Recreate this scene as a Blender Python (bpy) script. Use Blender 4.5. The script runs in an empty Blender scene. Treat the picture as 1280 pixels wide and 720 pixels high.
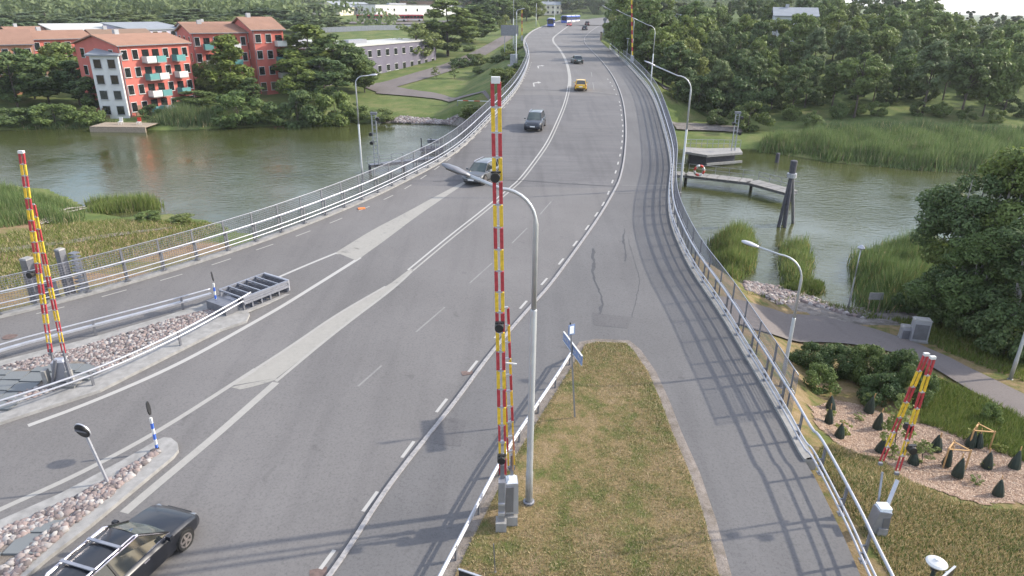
import bpy, math, random
import numpy as np
from mathutils import Vector, Matrix
from math import radians, sin, cos, pi, atan, atan2, sqrt
random.seed(7); rng = np.random.default_rng(7)
scene = bpy.context.scene
COL = scene.collection
# ------------------------------------------------------------------ camera
F = 850.0; HOR = 8.0; PHI = 0.012; CH = 15.5
TH = atan((360 - HOR) / F)
cam_d = bpy.data.cameras.new('camera'); cam = bpy.data.objects.new('camera', cam_d); COL.objects.link(cam)
cam_d.sensor_width = 36; cam_d.lens = F / 1280 * 36; cam_d.clip_start = 0.2; cam_d.clip_end = 6000
_R = Vector((1, 0, 0)); _U = Vector((0, sin(TH), cos(TH))); _Fw = Vector((0, cos(TH), -sin(TH)))
_cr = _R * cos(PHI) + _U * sin(PHI); _cu = -_R * sin(PHI) + _U * cos(PHI)
cam.matrix_world = Matrix(((_cr.x, _cu.x, -_Fw.x, 0), (_cr.y, _cu.y, -_Fw.y, 0), (_cr.z, _cu.z, -_Fw.z, CH), (0, 0, 0, 1)))
scene.camera = cam
# ------------------------------------------------------------------ light
SUN_EL = radians(31); SUN_AZ = radians(12)          # azimuth measured from +X towards +Y
scene.view_settings.view_transform = 'Standard'; scene.view_settings.look = 'None'
scene.view_settings.gamma = 1; scene.view_settings.use_curve_mapping = False
scene.view_settings.exposure = 1.24
w = bpy.data.worlds.new('World'); scene.world = w; w.use_nodes = True
nt = w.node_tree; nt.nodes.clear(); N = nt.nodes.new; L = nt.links.new
out = N('ShaderNodeOutputWorld'); bg = N('ShaderNodeBackground'); bg.inputs[1].default_value = 0.15
sky = N('ShaderNodeTexSky'); sky.sky_type = 'NISHITA'; sky.sun_disc = False
sky.sun_elevation = SUN_EL; sky.sun_rotation = radians(90) - SUN_AZ; sky.dust_density = 1.5; sky.air_density = 1.0
tc = N('ShaderNodeTexCoord'); mp = N('ShaderNodeMapping'); mp.inputs['Scale'].default_value = (1.2, 1.2, 3.0)
nz = N('ShaderNodeTexNoise'); nz.inputs['Scale'].default_value = 2.2; nz.inputs['Detail'].default_value = 7; nz.inputs['Roughness'].default_value = .6
rp = N('ShaderNodeValToRGB'); rp.color_ramp.elements[0].position = .40; rp.color_ramp.elements[1].position = .60
mx = N('ShaderNodeMix'); mx.data_type = 'RGBA'
ml = N('ShaderNodeMath'); ml.operation = 'MULTIPLY'; ml.inputs[1].default_value = .72
mx.inputs[7].default_value = (5.4, 5.5, 5.9, 1)
L(tc.outputs['Generated'], mp.inputs[0]); L(mp.outputs[0], nz.inputs[0]); L(nz.outputs[0], rp.inputs[0])
L(rp.outputs[0], ml.inputs[0]); L(ml.outputs[0], mx.inputs[0]); L(sky.outputs[0], mx.inputs[6]); L(mx.outputs[2], bg.inputs[0]); L(bg.outputs[0], out.inputs[0])
sd = bpy.data.lights.new('sun', 'SUN'); sd.energy = 2.6; sd.angle = radians(1.0); sd.color = (1, .91, .76)
so = bpy.data.objects.new('sun', sd); COL.objects.link(so)
sv = Vector((cos(SUN_EL) * cos(SUN_AZ), cos(SUN_EL) * sin(SUN_AZ), sin(SUN_EL)))
so.rotation_euler = sv.to_track_quat('Z', 'Y').to_euler(); so.location = sv * 200

# ------------------------------------------------------------------ pixel rays -> world points (calibrated on the road)
def ray(x, y):
    u0, v0 = x - 640, y - 360
    c, s = cos(PHI), sin(PHI)
    u = c * u0 + s * v0; v = -s * u0 + c * v0
    return (u / F, cos(TH) - v / F * sin(TH), -sin(TH) - v / F * cos(TH))
ZP = np.array([(-60, -.35), (0, -.2), (10, -.08), (15.7, 0), (24, .4), (33, .9), (50, 1.8), (68, 2.7), (85, 3.4), (95, 3.85), (130, 5.2), (180, 6.3), (235, 7.2), (300, 8.6), (420, 11), (3000, 11)])
def zroad(Y):
    return float(np.interp(Y, ZSY, ZSZ))
_yy = np.arange(-60, 900, 1.0); _zz = np.interp(_yy, ZP[:, 0], ZP[:, 1])
_k = np.exp(-np.linspace(-2, 2, 25) ** 2); _k /= _k.sum()
ZSY = _yy[12:-12]; ZSZ = np.convolve(_zz, _k, 'valid')
def at(x, y, z):
    r = ray(x, y); t = (z - CH) / r[2]
    return Vector((r[0] * t, r[1] * t, z))
def atY(x, y, Y):
    r = ray(x, y); t = Y / r[1]
    return Vector((r[0] * t, Y, CH + r[2] * t))
def ar(x, y, dz=0.0):
    z = 0.0
    for _ in range(40):
        p = at(x, y, z + dz); z = .5 * z + .5 * zroad(p.y)
    return at(x, y, z + dz)
def proj(p):
    d = Vector(p) - Vector((0, 0, CH)); w_ = d.dot(_Fw)
    return (640 + F * d.dot(_cr) / w_, 360 - F * d.dot(_cu) / w_)
def arl(pts, dz=0.0): return [ar(x, y, dz) for x, y in pts]
def interpx(poly, Y):            # X of a polyline (monotone in Y) at Y
    ys = [p.y for p in poly]; xs = [p.x for p in poly]
    if ys[0] > ys[-1]: ys.reverse(); xs.reverse()
    return float(np.interp(Y, ys, xs))
# ---- carriageway edges, traced once, as world polylines
KLpx = [(-420, 500), (-200, 446), (0, 398), (50, 386), (87, 376), (125, 366), (160, 356), (240, 332), (320, 306), (370, 287.5), (420, 267.5), (470, 246), (520, 221), (555, 202), (582, 182), (611, 152), (640, 122), (654, 100), (662, 78), (661, 66), (656, 56), (657, 47), (667, 38), (682, 32), (700, 26), (735, 17)]
K1px = [(330, 850), (412, 719), (430, 697), (470, 632), (500, 590), (540, 540), (572, 500), (597, 465), (620, 435), (640, 411), (667, 380), (686, 359.5), (710, 327), (735, 292), (752, 267), (767, 241), (775, 225), (780, 202), (782, 180), (782.5, 169), (782, 150), (780, 132), (775, 114), (767.5, 97.5), (758, 84), (750, 74), (740, 64), (732, 56), (729.5, 50), (732, 45), (740, 38), (751, 31), (770, 24)]
WRpx = [(1150, 890), (1090, 755), (1072, 715), (1060, 685), (1035, 632), (1009, 580), (1002, 577), (982, 537), (960, 498), (947, 475), (927, 442), (910, 412), (890, 380), (862, 339), (844, 300), (836, 275), (834, 250), (836, 228), (838, 210), (835, 189), (829, 165), (822, 140), (814, 120), (804, 105), (790, 89), (777, 76), (765, 65), (755, 56), (749, 50), (752, 42), (760, 34), (790, 25)]
def smooth(pl, it=2):
    for _ in range(it):
        pl = [pl[0]] + [p for a, b in zip(pl[:-1], pl[1:]) for p in (a * .75 + b * .25, a * .25 + b * .75)] + [pl[-1]]
    return pl
def mono(pl):
    out_ = [pl[0]]
    for p in pl[1:]:
        if p.y > out_[-1].y + .02: out_.append(p)
    return out_
def fixz(pl, dz=0): return [Vector((p.x, p.y, zroad(p.y) + dz)) for p in pl]
KL = fixz(smooth(arl(KLpx))); K1 = fixz(smooth(mono(arl(K1px)))); WR = fixz(smooth(mono(arl(WRpx))))
def resample(pl, step, start=0.0):
    out_ = []; d = start; acc = 0.0
    for a, b in zip(pl[:-1], pl[1:]):
        l = (b - a).length
        while d <= acc + l and l > 0:
            out_.append(a.lerp(b, (d - acc) / l)); d += step
        acc += l
    return out_
def plen(pl): return sum((b - a).length for a, b in zip(pl[:-1], pl[1:]))
def cut(pl, y0, y1): return [p for p in pl if y0 <= p.y <= y1]
def offset(pl, d, dz=0.0):       # d>0 : to the right of travel
    out_ = []
    for i, p in enumerate(pl):
        a = pl[max(i - 1, 0)]; b = pl[min(i + 1, len(pl) - 1)]
        t = (b - a); t.z = 0
        if t.length < 1e-6: continue
        t.normalize()
        out_.append(Vector((p.x + t.y * d, p.y - t.x * d, p.z + dz)))
    return out_
# ------------------------------------------------------------------ materials
def _mat(name):
    m = bpy.data.materials.new(name); m.use_nodes = True
    return m, m.node_tree, m.node_tree.nodes['Principled BSDF']
def noise_fac(t, scale, detail=4, rough=.55, coord='Object', vscale=None):
    c = t.nodes.new('ShaderNodeTexCoord'); n = t.nodes.new('ShaderNodeTexNoise')
    n.inputs['Scale'].default_value = scale; n.inputs['Detail'].default_value = detail; n.inputs['Roughness'].default_value = rough
    if vscale:
        mp_ = t.nodes.new('ShaderNodeMapping'); mp_.inputs['Scale'].default_value = vscale
        t.links.new(c.outputs[coord], mp_.inputs[0]); t.links.new(mp_.outputs[0], n.inputs[0])
    else: t.links.new(c.outputs[coord], n.inputs[0])
    return n.outputs[0]
def ramp(t, fac, stops):
    r = t.nodes.new('ShaderNodeValToRGB'); e = r.color_ramp.elements
    while len(e) < len(stops): e.new(.5)
    for i, (p, c) in enumerate(stops): e[i].position = p; e[i].color = (*c, 1)
    t.links.new(fac, r.inputs[0]); return r.outputs[0]
def mixc(t, fac, a, b, mode='MIX'):
    m = t.nodes.new('ShaderNodeMix'); m.data_type = 'RGBA'; m.blend_type = mode
    for i, v in ((0, fac), (6, a), (7, b)):
        if hasattr(v, 'links') or hasattr(v, 'is_linked'): t.links.new(v, m.inputs[i])
        elif i == 0: m.inputs[0].default_value = v
        else: m.inputs[i].default_value = (*v, 1)
    return m.outputs[2]
def bump(t, b, fac, strength, dist=.02):
    n = t.nodes.new('ShaderNodeBump'); n.inputs['Strength'].default_value = strength; n.inputs['Distance'].default_value = dist
    t.links.new(fac, n.inputs['Height']); t.links.new(n.outputs[0], b.inputs['Normal'])
def sc(c, k): return tuple(min(1, x * k) for x in c)
def plain(name, col, rough=.6, metal=0.0, var=.12, nscale=6, coat=0, spec=.5):
    m, t, b = _mat(name)
    f = noise_fac(t, nscale, 5)
    t.links.new(ramp(t, f, [(.3, sc(col, 1 - var)), (.7, sc(col, 1 + var))]), b.inputs['Base Color'])
    b.inputs['Roughness'].default_value = rough; b.inputs['Metallic'].default_value = metal
    b.inputs['Coat Weight'].default_value = coat; b.inputs['Coat Roughness'].default_value = .08
    b.inputs['Specular IOR Level'].default_value = spec
    return m
M = {}
def asphalt(name, base, streak=0.0, cold=1.0):
    m, t, b = _mat(name)
    big = noise_fac(t, .13, 5, .6)
    c1 = ramp(t, big, [(.3, sc(base, .86)), (.55, base), (.75, sc(base, 1.12))])
    fine = noise_fac(t, 11, 6, .85)
    c2 = mixc(t, .85, c1, ramp(t, fine, [(.36, (.62, .62, .63)), (.5, (.95, .95, .95)), (.64, (1.0, 1.0, 1.0))]), 'MULTIPLY')
    sp = noise_fac(t, .9, 3, .5)
    c2 = mixc(t, .7, c2, ramp(t, sp, [(.24, (.70, .70, .71)), (.31, (1, 1, 1)), (.9, (1, 1, 1))]), 'MULTIPLY')
    st = noise_fac(t, 1.0, 3, .5, vscale=(1.1, .05, 1))
    c3 = mixc(t, .5 + streak, c2, ramp(t, st, [(.3, (.80, .80, .81)), (.5, (1, 1, 1)), (.7, (1, 1, 1))]), 'MULTIPLY')
    if streak:
        s2 = noise_fac(t, 1.0, 3, .6, vscale=(.25, 1.6, 1))
        c3 = mixc(t, streak, c3, ramp(t, s2, [(.42, (.66, .66, .68)), (.55, (1, 1, 1))]), 'MULTIPLY')
    t.links.new(c3, b.inputs['Base Color']); b.inputs['Roughness'].default_value = .88
    b.inputs['Specular IOR Level'].default_value = .3
    bump(t, b, noise_fac(t, 60, 3, .8), .35, .01)
    return m
M['asphalt'] = asphalt('asphalt', (.158, .152, .152))
M['asphalt_bridge'] = asphalt('asphalt_bridge', (.142, .138, .142), .30)
M['path'] = asphalt('path_asphalt', (.140, .137, .140))
M['park'] = asphalt('park_path_asphalt', (.16, .14, .135))
M['patch'] = asphalt('patch_asphalt', (.125, .122, .126))
M['concrete'] = plain('concrete', (.22, .215, .21), .9, var=.22, nscale=2.5)
M['conc_light'] = plain('pale_concrete', (.255, .25, .245), .88, var=.2, nscale=3)
M['kerb'] = plain('granite_kerb', (.27, .262, .265), .85, var=.2, nscale=9)
M['dark'] = plain('dark_joint', (.02, .02, .023), .7)
M['crack'] = plain('crack_sealant', (.055, .055, .06), .7)
M['galv'] = plain('galvanised_steel', (.30, .31, .35), .45, .6, .12, 3)
M['galv2'] = plain('pale_galvanised_steel', (.42, .43, .47), .42, .5, .10, 3)
M['galvd'] = plain('weathered_steel', (.20, .205, .23), .5, .6, .15, 3)
M['alu'] = plain('aluminium', (.42, .44, .46), .4, .5, .08, 3)
M['wire'] = plain('wire_netting', (.22, .22, .26), .55, .4)
M['black'] = plain('black_plastic', (.012, .012, .013), .5)
M['glass'] = plain('dark_glass', (.015, .018, .02), .06, 0, .1, 2, spec=.8)
M['screen_glass'] = plain('windscreen_glass', (.06, .075, .07), .05, 0, .1, 2, spec=.8)
M['tyre'] = plain('tyre_rubber', (.012, .012, .012), .8)
M['rim'] = plain('wheel_rim', (.30, .27, .26), .35, .7)
M['white'] = plain('white_paint', (.58, .58, .57), .5, var=.05)
M['yellow'] = plain('yellow_band', (.62, .41, .03), .5, var=.22, nscale=9)
M['red'] = plain('red_band', (.37, .035, .045), .5, var=.25, nscale=9)
M['orange'] = plain('orange_paint', (.75, .20, .04), .5)
M['blue'] = plain('blue_sign', (.16, .22, .38), .4)
M['bus_blue'] = plain('bus_blue_paint', (.05, .10, .42), .4)
M['bluep'] = plain('blue_post', (.05, .13, .50), .4)
M['lamp_white'] = plain('lamp_glass', (.75, .80, .85), .2)
M['wood'] = plain('weathered_wood', (.27, .22, .17), .85, var=.25, nscale=8)
M['woodl'] = plain('new_wood_stake', (.45, .27, .12), .8, var=.2)
M['darkwood'] = plain('tarred_timber', (.055, .055, .07), .7, var=.3)
M['bark'] = plain('bark', (.075, .06, .05), .9, var=.35, nscale=12)
M['birch'] = plain('pale_bark', (.26, .24, .23), .85, var=.3, nscale=10)
M['red_light'] = plain('red_reflector', (.5, .03, .02), .3)
M['headl'] = plain('headlight_lens', (.22, .24, .27), .12, .2)
M['taill'] = plain('tail_light_lens', (.28, .012, .012), .2)
M['chrome'] = plain('chrome_trim', (.75, .72, .78), .15, .9, .05)
M['plate'] = plain('number_plate', (.7, .7, .7), .5)
M['bag'] = plain('watering_bag', (.012, .026, .02), .5, var=.3)
M['rust'] = plain('rusty_iron', (.13, .09, .08), .8, var=.3)
# painted marking, worn through by traffic
def paint(name, wear, col=(.275, .266, .25)):
    m, t, b = _mat(name)
    f = noise_fac(t, 5, 8, .75)
    g = noise_fac(t, .8, 4, .6)
    ad = t.nodes.new('ShaderNodeMath'); ad.operation = 'ADD'
    g2 = t.nodes.new('ShaderNodeMath'); g2.operation = 'MULTIPLY'; g2.inputs[1].default_value = .5
    t.links.new(g, g2.inputs[0]); t.links.new(f, ad.inputs[0]); t.links.new(g2.outputs[0], ad.inputs[1])
    t.links.new(ramp(t, ad.outputs[0], [(wear, (.165, .16, .16)), (wear + .16, col), (min(1, wear + .4), sc(col, 1.1))]), b.inputs['Base Color'])
    b.inputs['Roughness'].default_value = .75
    return m
M['mark'] = paint('worn_white_marking', .42)
M['mark_new'] = paint('white_marking', .30, (.33, .322, .31))
M['mark_faint'] = paint('faint_marking', .60, (.205, .20, .195))
M['mark_wide'] = paint('worn_wide_marking', .52, (.255, .245, .225))
# terrain: green / dry blend from noise in world space and a vertex mask
def ground_mat(name, stops, scale=.5, fine=18, vs=None):
    m, t, b = _mat(name)
    c1 = ramp(t, noise_fac(t, scale, 8, .68, vscale=vs), stops)
    c2 = mixc(t, .8, c1, ramp(t, noise_fac(t, fine, 5, .8), [(.3, (.45, .45, .43)), (.55, (1, 1, 1)), (.8, (1, 1, 1))]), 'MULTIPLY')
    t.links.new(c2, b.inputs['Base Color']); b.inputs['Roughness'].default_value = .95; b.inputs['Specular IOR Level'].default_value = .1
    bump(t, b, noise_fac(t, fine * .7, 4, .7), .6, .06)
    return m
DRY = (.29, .215, .14); OCH = (.22, .165, .085); GRN = (.075, .105, .028); DGRN = (.045, .075, .02)
M['lawn_dry'] = ground_mat('dry_lawn', [(.30, GRN), (.42, (.12, .125, .045)), (.52, OCH), (.7, DRY)], .9, 16)
M['terrain'] = ground_mat('grassland', [(.30, DGRN), (.46, GRN), (.60, (.12, .13, .045)), (.74, OCH)], .09, 6)
M['meadow'] = ground_mat('meadow_soil', [(.30, (.09, .12, .03)), (.46, (.17, .15, .07)), (.58, (.26, .18, .11)), (.72, (.20, .14, .09))], .12, 5, (1, 2.2, 1))
M['lush'] = ground_mat('lush_grass', [(.32, (.07, .105, .035)), (.5, (.115, .15, .05)), (.66, (.18, .18, .08)), (.8, (.24, .21, .12))], .22, 5)
M['mud'] = ground_mat('gravel_verge', [(.35, (.15, .13, .11)), (.55, (.24, .21, .19)), (.75, (.30, .27, .25))], 2.0, 22)
M['chips'] = ground_mat('wood_chip_mulch', [(.35, (.17, .11, .08)), (.55, (.30, .21, .155)), (.72, (.42, .31, .24))], 3.5, 30)
M['rock_bank'] = ground_mat('stone_bank', [(.35, (.12, .11, .10)), (.55, (.22, .20, .19)), (.75, (.32, .30, .29))], 1.4, 10)
M['forest_floor'] = ground_mat('forest_floor', [(.35, (.03, .045, .015)), (.5, (.07, .10, .03)), (.62, (.12, .15, .05)), (.8, (.16, .15, .08))], .35, 4)
def stone_mat(name, stops):
    m, t, b = _mat(name)
    g = t.nodes.new('ShaderNodeNewGeometry')
    t.links.new(ramp(t, g.outputs['Random Per Island'], stops), b.inputs['Base Color']); b.inputs['Roughness'].default_value = .85
    return m
M['stone'] = stone_mat('pink_grey_stones', [(0, (.09, .08, .08)), (.3, (.17, .14, .14)), (.55, (.24, .185, .175)), (.8, (.25, .235, .235)), (1, (.38, .36, .35))])
M['slate'] = stone_mat('slate_slabs', [(0, (.11, .122, .13)), (1, (.17, .182, .19))])
M['chip_stone'] = stone_mat('loose_wood_chips', [(0, (.18, .11, .08)), (.6, (.36, .26, .19)), (1, (.44, .34, .27))])
def leaf_mat(name, a, bcol, c, tr=.35):
    m = bpy.data.materials.new(name); m.use_nodes = True; t = m.node_tree; t.nodes.clear()
    o = t.nodes.new('ShaderNodeOutputMaterial'); d = t.nodes.new('ShaderNodeBsdfPrincipled'); tl = t.nodes.new('ShaderNodeBsdfTranslucent'); ms = t.nodes.new('ShaderNodeMixShader')
    g = t.nodes.new('ShaderNodeNewGeometry'); oi = t.nodes.new('ShaderNodeObjectInfo')
    c1 = ramp(t, g.outputs['Random Per Island'], [(0, a), (.5, bcol), (1, c)])
    c2 = mixc(t, 1.0, c1, ramp(t, oi.outputs['Random'], [(0, (.72, .80, .80)), (.5, (1, 1, 1)), (1, (1.0, .96, .74))]), 'MULTIPLY')
    t.links.new(c2, d.inputs['Base Color']); t.links.new(c2, tl.inputs['Color']); d.inputs['Roughness'].default_value = .55; d.inputs['Specular IOR Level'].default_value = .25
    ms.inputs[0].default_value = tr
    t.links.new(d.outputs[0], ms.inputs[1]); t.links.new(tl.outputs[0], ms.inputs[2]); t.links.new(ms.outputs[0], o.inputs[0])
    return m
M['leaf'] = leaf_mat('broadleaf', (.096, .138, .042), (.14, .195, .060), (.21, .27, .095))
M['leaf_dark'] = leaf_mat('dark_broadleaf', (.066, .102, .037), (.100, .146, .054), (.155, .21, .082))
M['leaf_light'] = leaf_mat('light_broadleaf', (.12, .15, .045), (.19, .23, .07), (.27, .30, .11))
M['needle'] = leaf_mat('needles', (.05, .062, .04), (.07, .085, .052), (.10, .115, .07), .15)
M['leaf_far'] = leaf_mat('grey_green_leaf', (.10, .136, .06), (.14, .185, .084), (.19, .24, .12))
M['grassblade'] = leaf_mat('grass_blades', (.20, .19, .08), (.40, .315, .175), (.60, .48, .30), .3)
M['grassgreen'] = leaf_mat('green_grass_blades', (.08, .13, .03), (.13, .18, .05), (.22, .24, .09), .3)
M['reed'] = leaf_mat('reed_blades', (.10, .15, .045), (.16, .225, .075), (.27, .31, .13), .35)
M['reed_dark'] = leaf_mat('dark_reed_blades', (.08, .12, .05), (.12, .175, .075), (.18, .225, .11), .35)
def water_mat():
    m, t, b = _mat('river_water')
    f = noise_fac(t, .05, 3, .5)
    t.links.new(ramp(t, f, [(.35, (.042, .050, .016)), (.65, (.060, .066, .026))]), b.inputs['Base Color'])
    b.inputs['Roughness'].default_value = .06; b.inputs['IOR'].default_value = 1.33
    n1 = noise_fac(t, 1.0, 4, .62, vscale=(.9, 1.7, 1)); n2 = noise_fac(t, .11, 2, .5)
    mul = t.nodes.new('ShaderNodeMath'); mul.operation = 'MULTIPLY'; r = t.nodes.new('ShaderNodeMapRange')
    r.inputs[1].default_value = .35; r.inputs[2].default_value = .65; r.inputs[3].default_value = .25
    t.links.new(n2, r.inputs[0]); t.links.new(n1, mul.inputs[0]); t.links.new(r.outputs[0], mul.inputs[1])
    bump(t, b, mul.outputs[0], .7, .15)
    return m
M['water'] = water_mat()
def wall_mat(name, col):
    m, t, b = _mat(name)
    f = noise_fac(t, .6, 6, .6)
    t.links.new(ramp(t, f, [(.3, sc(col, .88)), (.7, sc(col, 1.08))]), b.inputs['Base Color']); b.inputs['Roughness'].default_value = .9
    return m
for k, c in dict(w_red=(.47, .13, .105), w_orange=(.44, .22, .14), w_white=(.55, .56, .56), w_grey=(.34, .35, .37), w_lilac=(.40, .38, .48), w_cream=(.55, .50, .40), w_purple=(.13, .12, .16), r_tile=(.28, .17, .13), r_grey=(.22, .24, .27), r_white=(.42, .42, .40), r_dark=(.07, .075, .085), w_brown=(.20, .13, .09), fabric=(.10, .26, .26)).items():
    M[k] = wall_mat(k.replace('w_', 'render_').replace('r_', 'roof_', 1) if k[:2] in ('w_', 'r_') else 'teal_fabric', c)

# ------------------------------------------------------------------ mesh helpers
class MB:
    def __init__(s): s.v = []; s.f = []; s.mi = []; s.cur = 0
    def add(s, vs, fs):
        o = len(s.v); s.v += [tuple(v) for v in vs]; s.f += [tuple(i + o for i in f) for f in fs]; s.mi += [s.cur] * len(fs); return s
    def mat(s, i): s.cur = i; return s
    def box(s, c, d, rz=0, top=1.0, topy=None):
        x, y, z = d[0] / 2, d[1] / 2, d[2] / 2; ty = top if topy is None else topy
        P_ = [(-x, -y, -z), (x, -y, -z), (x, y, -z), (-x, y, -z), (-x * top, -y * ty, z), (x * top, -y * ty, z), (x * top, y * ty, z), (-x * top, y * ty, z)]
        cr, sr = cos(rz), sin(rz)
        P_ = [(c[0] + a * cr - b * sr, c[1] + a * sr + b * cr, c[2] + e) for a, b, e in P_]
        return s.add(P_, [(0, 3, 2, 1), (4, 5, 6, 7), (0, 1, 5, 4), (1, 2, 6, 5), (2, 3, 7, 6), (3, 0, 4, 7)])
    def bar(s, a, b, w, h=None, up=(0, 0, 1)):
        a = Vector(a); b = Vector(b); h = h or w; t = (b - a).normalized(); u = Vector(up)
        if abs(t.dot(u)) > .97: u = Vector((0, 1, 0))
        r = t.cross(u).normalized(); u = r.cross(t).normalized(); r *= w / 2; u *= h / 2
        return s.add([a - r - u, a + r - u, a + r + u, a - r + u, b - r - u, b + r - u, b + r + u, b - r + u], [(0, 1, 2, 3), (7, 6, 5, 4), (0, 4, 5, 1), (1, 5, 6, 2), (2, 6, 7, 3), (3, 7, 4, 0)])
    def tube(s, pts, r, n=8, cap=True):
        pts = [Vector(p) for p in pts]; k = len(pts); rs = r if isinstance(r, (list, tuple)) else [r] * k
        prev = None; vs = []; fs = []
        for i, p in enumerate(pts):
            t = (pts[min(i + 1, k - 1)] - pts[max(i - 1, 0)]).normalized()
            if prev is None: prev = Vector((1, 0, 0)) if abs(t.x) < .9 else Vector((0, 1, 0))
            a = (prev - t * prev.dot(t)).normalized(); b = t.cross(a); prev = a
            for j in range(n):
                q = 2 * pi * j / n; vs.append(p + (a * cos(q) + b * sin(q)) * rs[i])
        for i in range(k - 1):
            for j in range(n):
                fs.append((i * n + j, i * n + (j + 1) % n, (i + 1) * n + (j + 1) % n, (i + 1) * n + j))
        if cap: fs += [tuple(reversed(range(n))), tuple((k - 1) * n + j for j in range(n))]
        return s.add(vs, fs)
    def prism(s, poly, z0, z1):
        n = len(poly); f0 = z0 if callable(z0) else (lambda x, y: z0); f1 = z1 if callable(z1) else (lambda x, y: z1)
        vs = [(p[0], p[1], f0(p[0], p[1])) for p in poly] + [(p[0], p[1], f1(p[0], p[1])) for p in poly]
        ar_ = sum(poly[i][0] * poly[(i + 1) % n][1] - poly[(i + 1) % n][0] * poly[i][1] for i in range(n))
        fs = [tuple(range(n, 2 * n)), tuple(reversed(range(n)))] + [(i, (i + 1) % n, n + (i + 1) % n, n + i) for i in range(n)]
        if ar_ < 0: fs = [tuple(reversed(f)) for f in fs]
        return s.add(vs, fs)
    def xprism(s, prof, x0, x1):      # profile in (y,z) extruded along x
        n = len(prof)
        vs = [(x0, y, z) for y, z in prof] + [(x1, y, z) for y, z in prof]
        return s.add(vs, [tuple(range(n)), tuple(reversed(range(n, 2 * n)))] + [(n + i, n + (i + 1) % n, (i + 1) % n, i) for i in range(n)])
    def lathe(s, prof, c=(0, 0, 0), n=12):
        vs = []; fs = []
        for r, z in prof:
            for j in range(n): q = 2 * pi * j / n; vs.append((c[0] + r * cos(q), c[1] + r * sin(q), c[2] + z))
        for i in range(len(prof) - 1):
            for j in range(n): fs.append((i * n + j, i * n + (j + 1) % n, (i + 1) * n + (j + 1) % n, (i + 1) * n + j))
        fs += [tuple(reversed(range(n))), tuple((len(prof) - 1) * n + j for j in range(n))]
        return s.add(vs, fs)
    def strip(s, A, B):                # ribbon between two equal-length point lists
        n = len(A); return s.add(list(A) + list(B), [(i, n + i, n + i + 1, i + 1) for i in range(n - 1)])
    def mesh(s, name, mats, off=None, smooth=False):
        me = bpy.data.meshes.new(name)
        vs = s.v if off is None else [(a - off[0], b - off[1], c - off[2]) for a, b, c in s.v]
        me.from_pydata(vs, [], s.f); mats = mats if isinstance(mats, (list, tuple)) else [mats]
        for m in mats: me.materials.append(m)
        if len(mats) > 1: me.polygons.foreach_set('material_index', s.mi)
        if smooth: me.shade_smooth() if hasattr(me, 'shade_smooth') else None
        me.validate(); return me
    def build(s, name, mats, parent=None, world=False, smooth=False, kind=None):
        me = s.mesh(name, mats, parent.location if (world and parent) else None, smooth)
        return link(name, me, parent, kind)
def link(name, me, parent=None, kind=None, loc=None, rz=0):
    o = bpy.data.objects.new(name, me); COL.objects.link(o)
    if parent: o.parent = parent
    if kind: o['kind'] = kind
    if loc is not None: o.location = loc
    if rz: o.rotation_euler.z = rz
    return o
def thing(name, label, cat, loc=(0, 0, 0), rz=0, group=None):
    o = bpy.data.objects.new(name, None); COL.objects.link(o); o.location = loc; o.rotation_euler.z = rz
    o.empty_display_size = .2
    return tag(o, label, cat, group)
def tag(o, label, cat, group=None):
    o['label'] = label; o['category'] = cat
    if group: o['group'] = group
    return o
def copy_tree(o, parent=None):
    c = o.copy(); COL.objects.link(c); c.parent = parent
    for ch in list(o.children): copy_tree(ch, c)
    return c
def struct(mb, name, mats, smooth=False): return mb.build(name, mats, kind='structure', smooth=smooth)
def npmesh(name, V, Fc, mat, k=4):
    me = bpy.data.meshes.new(name); V = np.asarray(V, dtype=np.float32); Fc = np.asarray(Fc, dtype=np.int32)
    me.vertices.add(len(V)); me.vertices.foreach_set('co', V.ravel()); nf = len(Fc)
    me.loops.add(nf * k); me.loops.foreach_set('vertex_index', Fc.ravel()); me.polygons.add(nf)
    me.polygons.foreach_set('loop_start', np.arange(0, nf * k, k, dtype=np.int32))
    me.materials.append(mat); me.update(calc_edges=True); return me
def inpoly(px, py, poly):
    n = len(poly); c = np.zeros(np.shape(px), bool); j = n - 1
    for i in range(n):
        xi, yi = poly[i][0], poly[i][1]; xj, yj = poly[j][0], poly[j][1]
        if yi != yj: c ^= ((yi > py) != (yj > py)) & (px < (xj - xi) * (py - yi) / (yj - yi) + xi)
        j = i
    return c
def segdist(px, py, poly, closed=True):
    d = np.full(np.shape(px), 1e9); n = len(poly)
    for i in range(n if closed else n - 1):
        ax, ay = poly[i][0], poly[i][1]; bx, by = poly[(i + 1) % n][0], poly[(i + 1) % n][1]
        dx, dy = bx - ax, by - ay; l2 = dx * dx + dy * dy + 1e-9
        t = np.clip(((px - ax) * dx + (py - ay) * dy) / l2, 0, 1)
        d = np.minimum(d, np.hypot(px - ax - t * dx, py - ay - t * dy))
    return d
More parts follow.
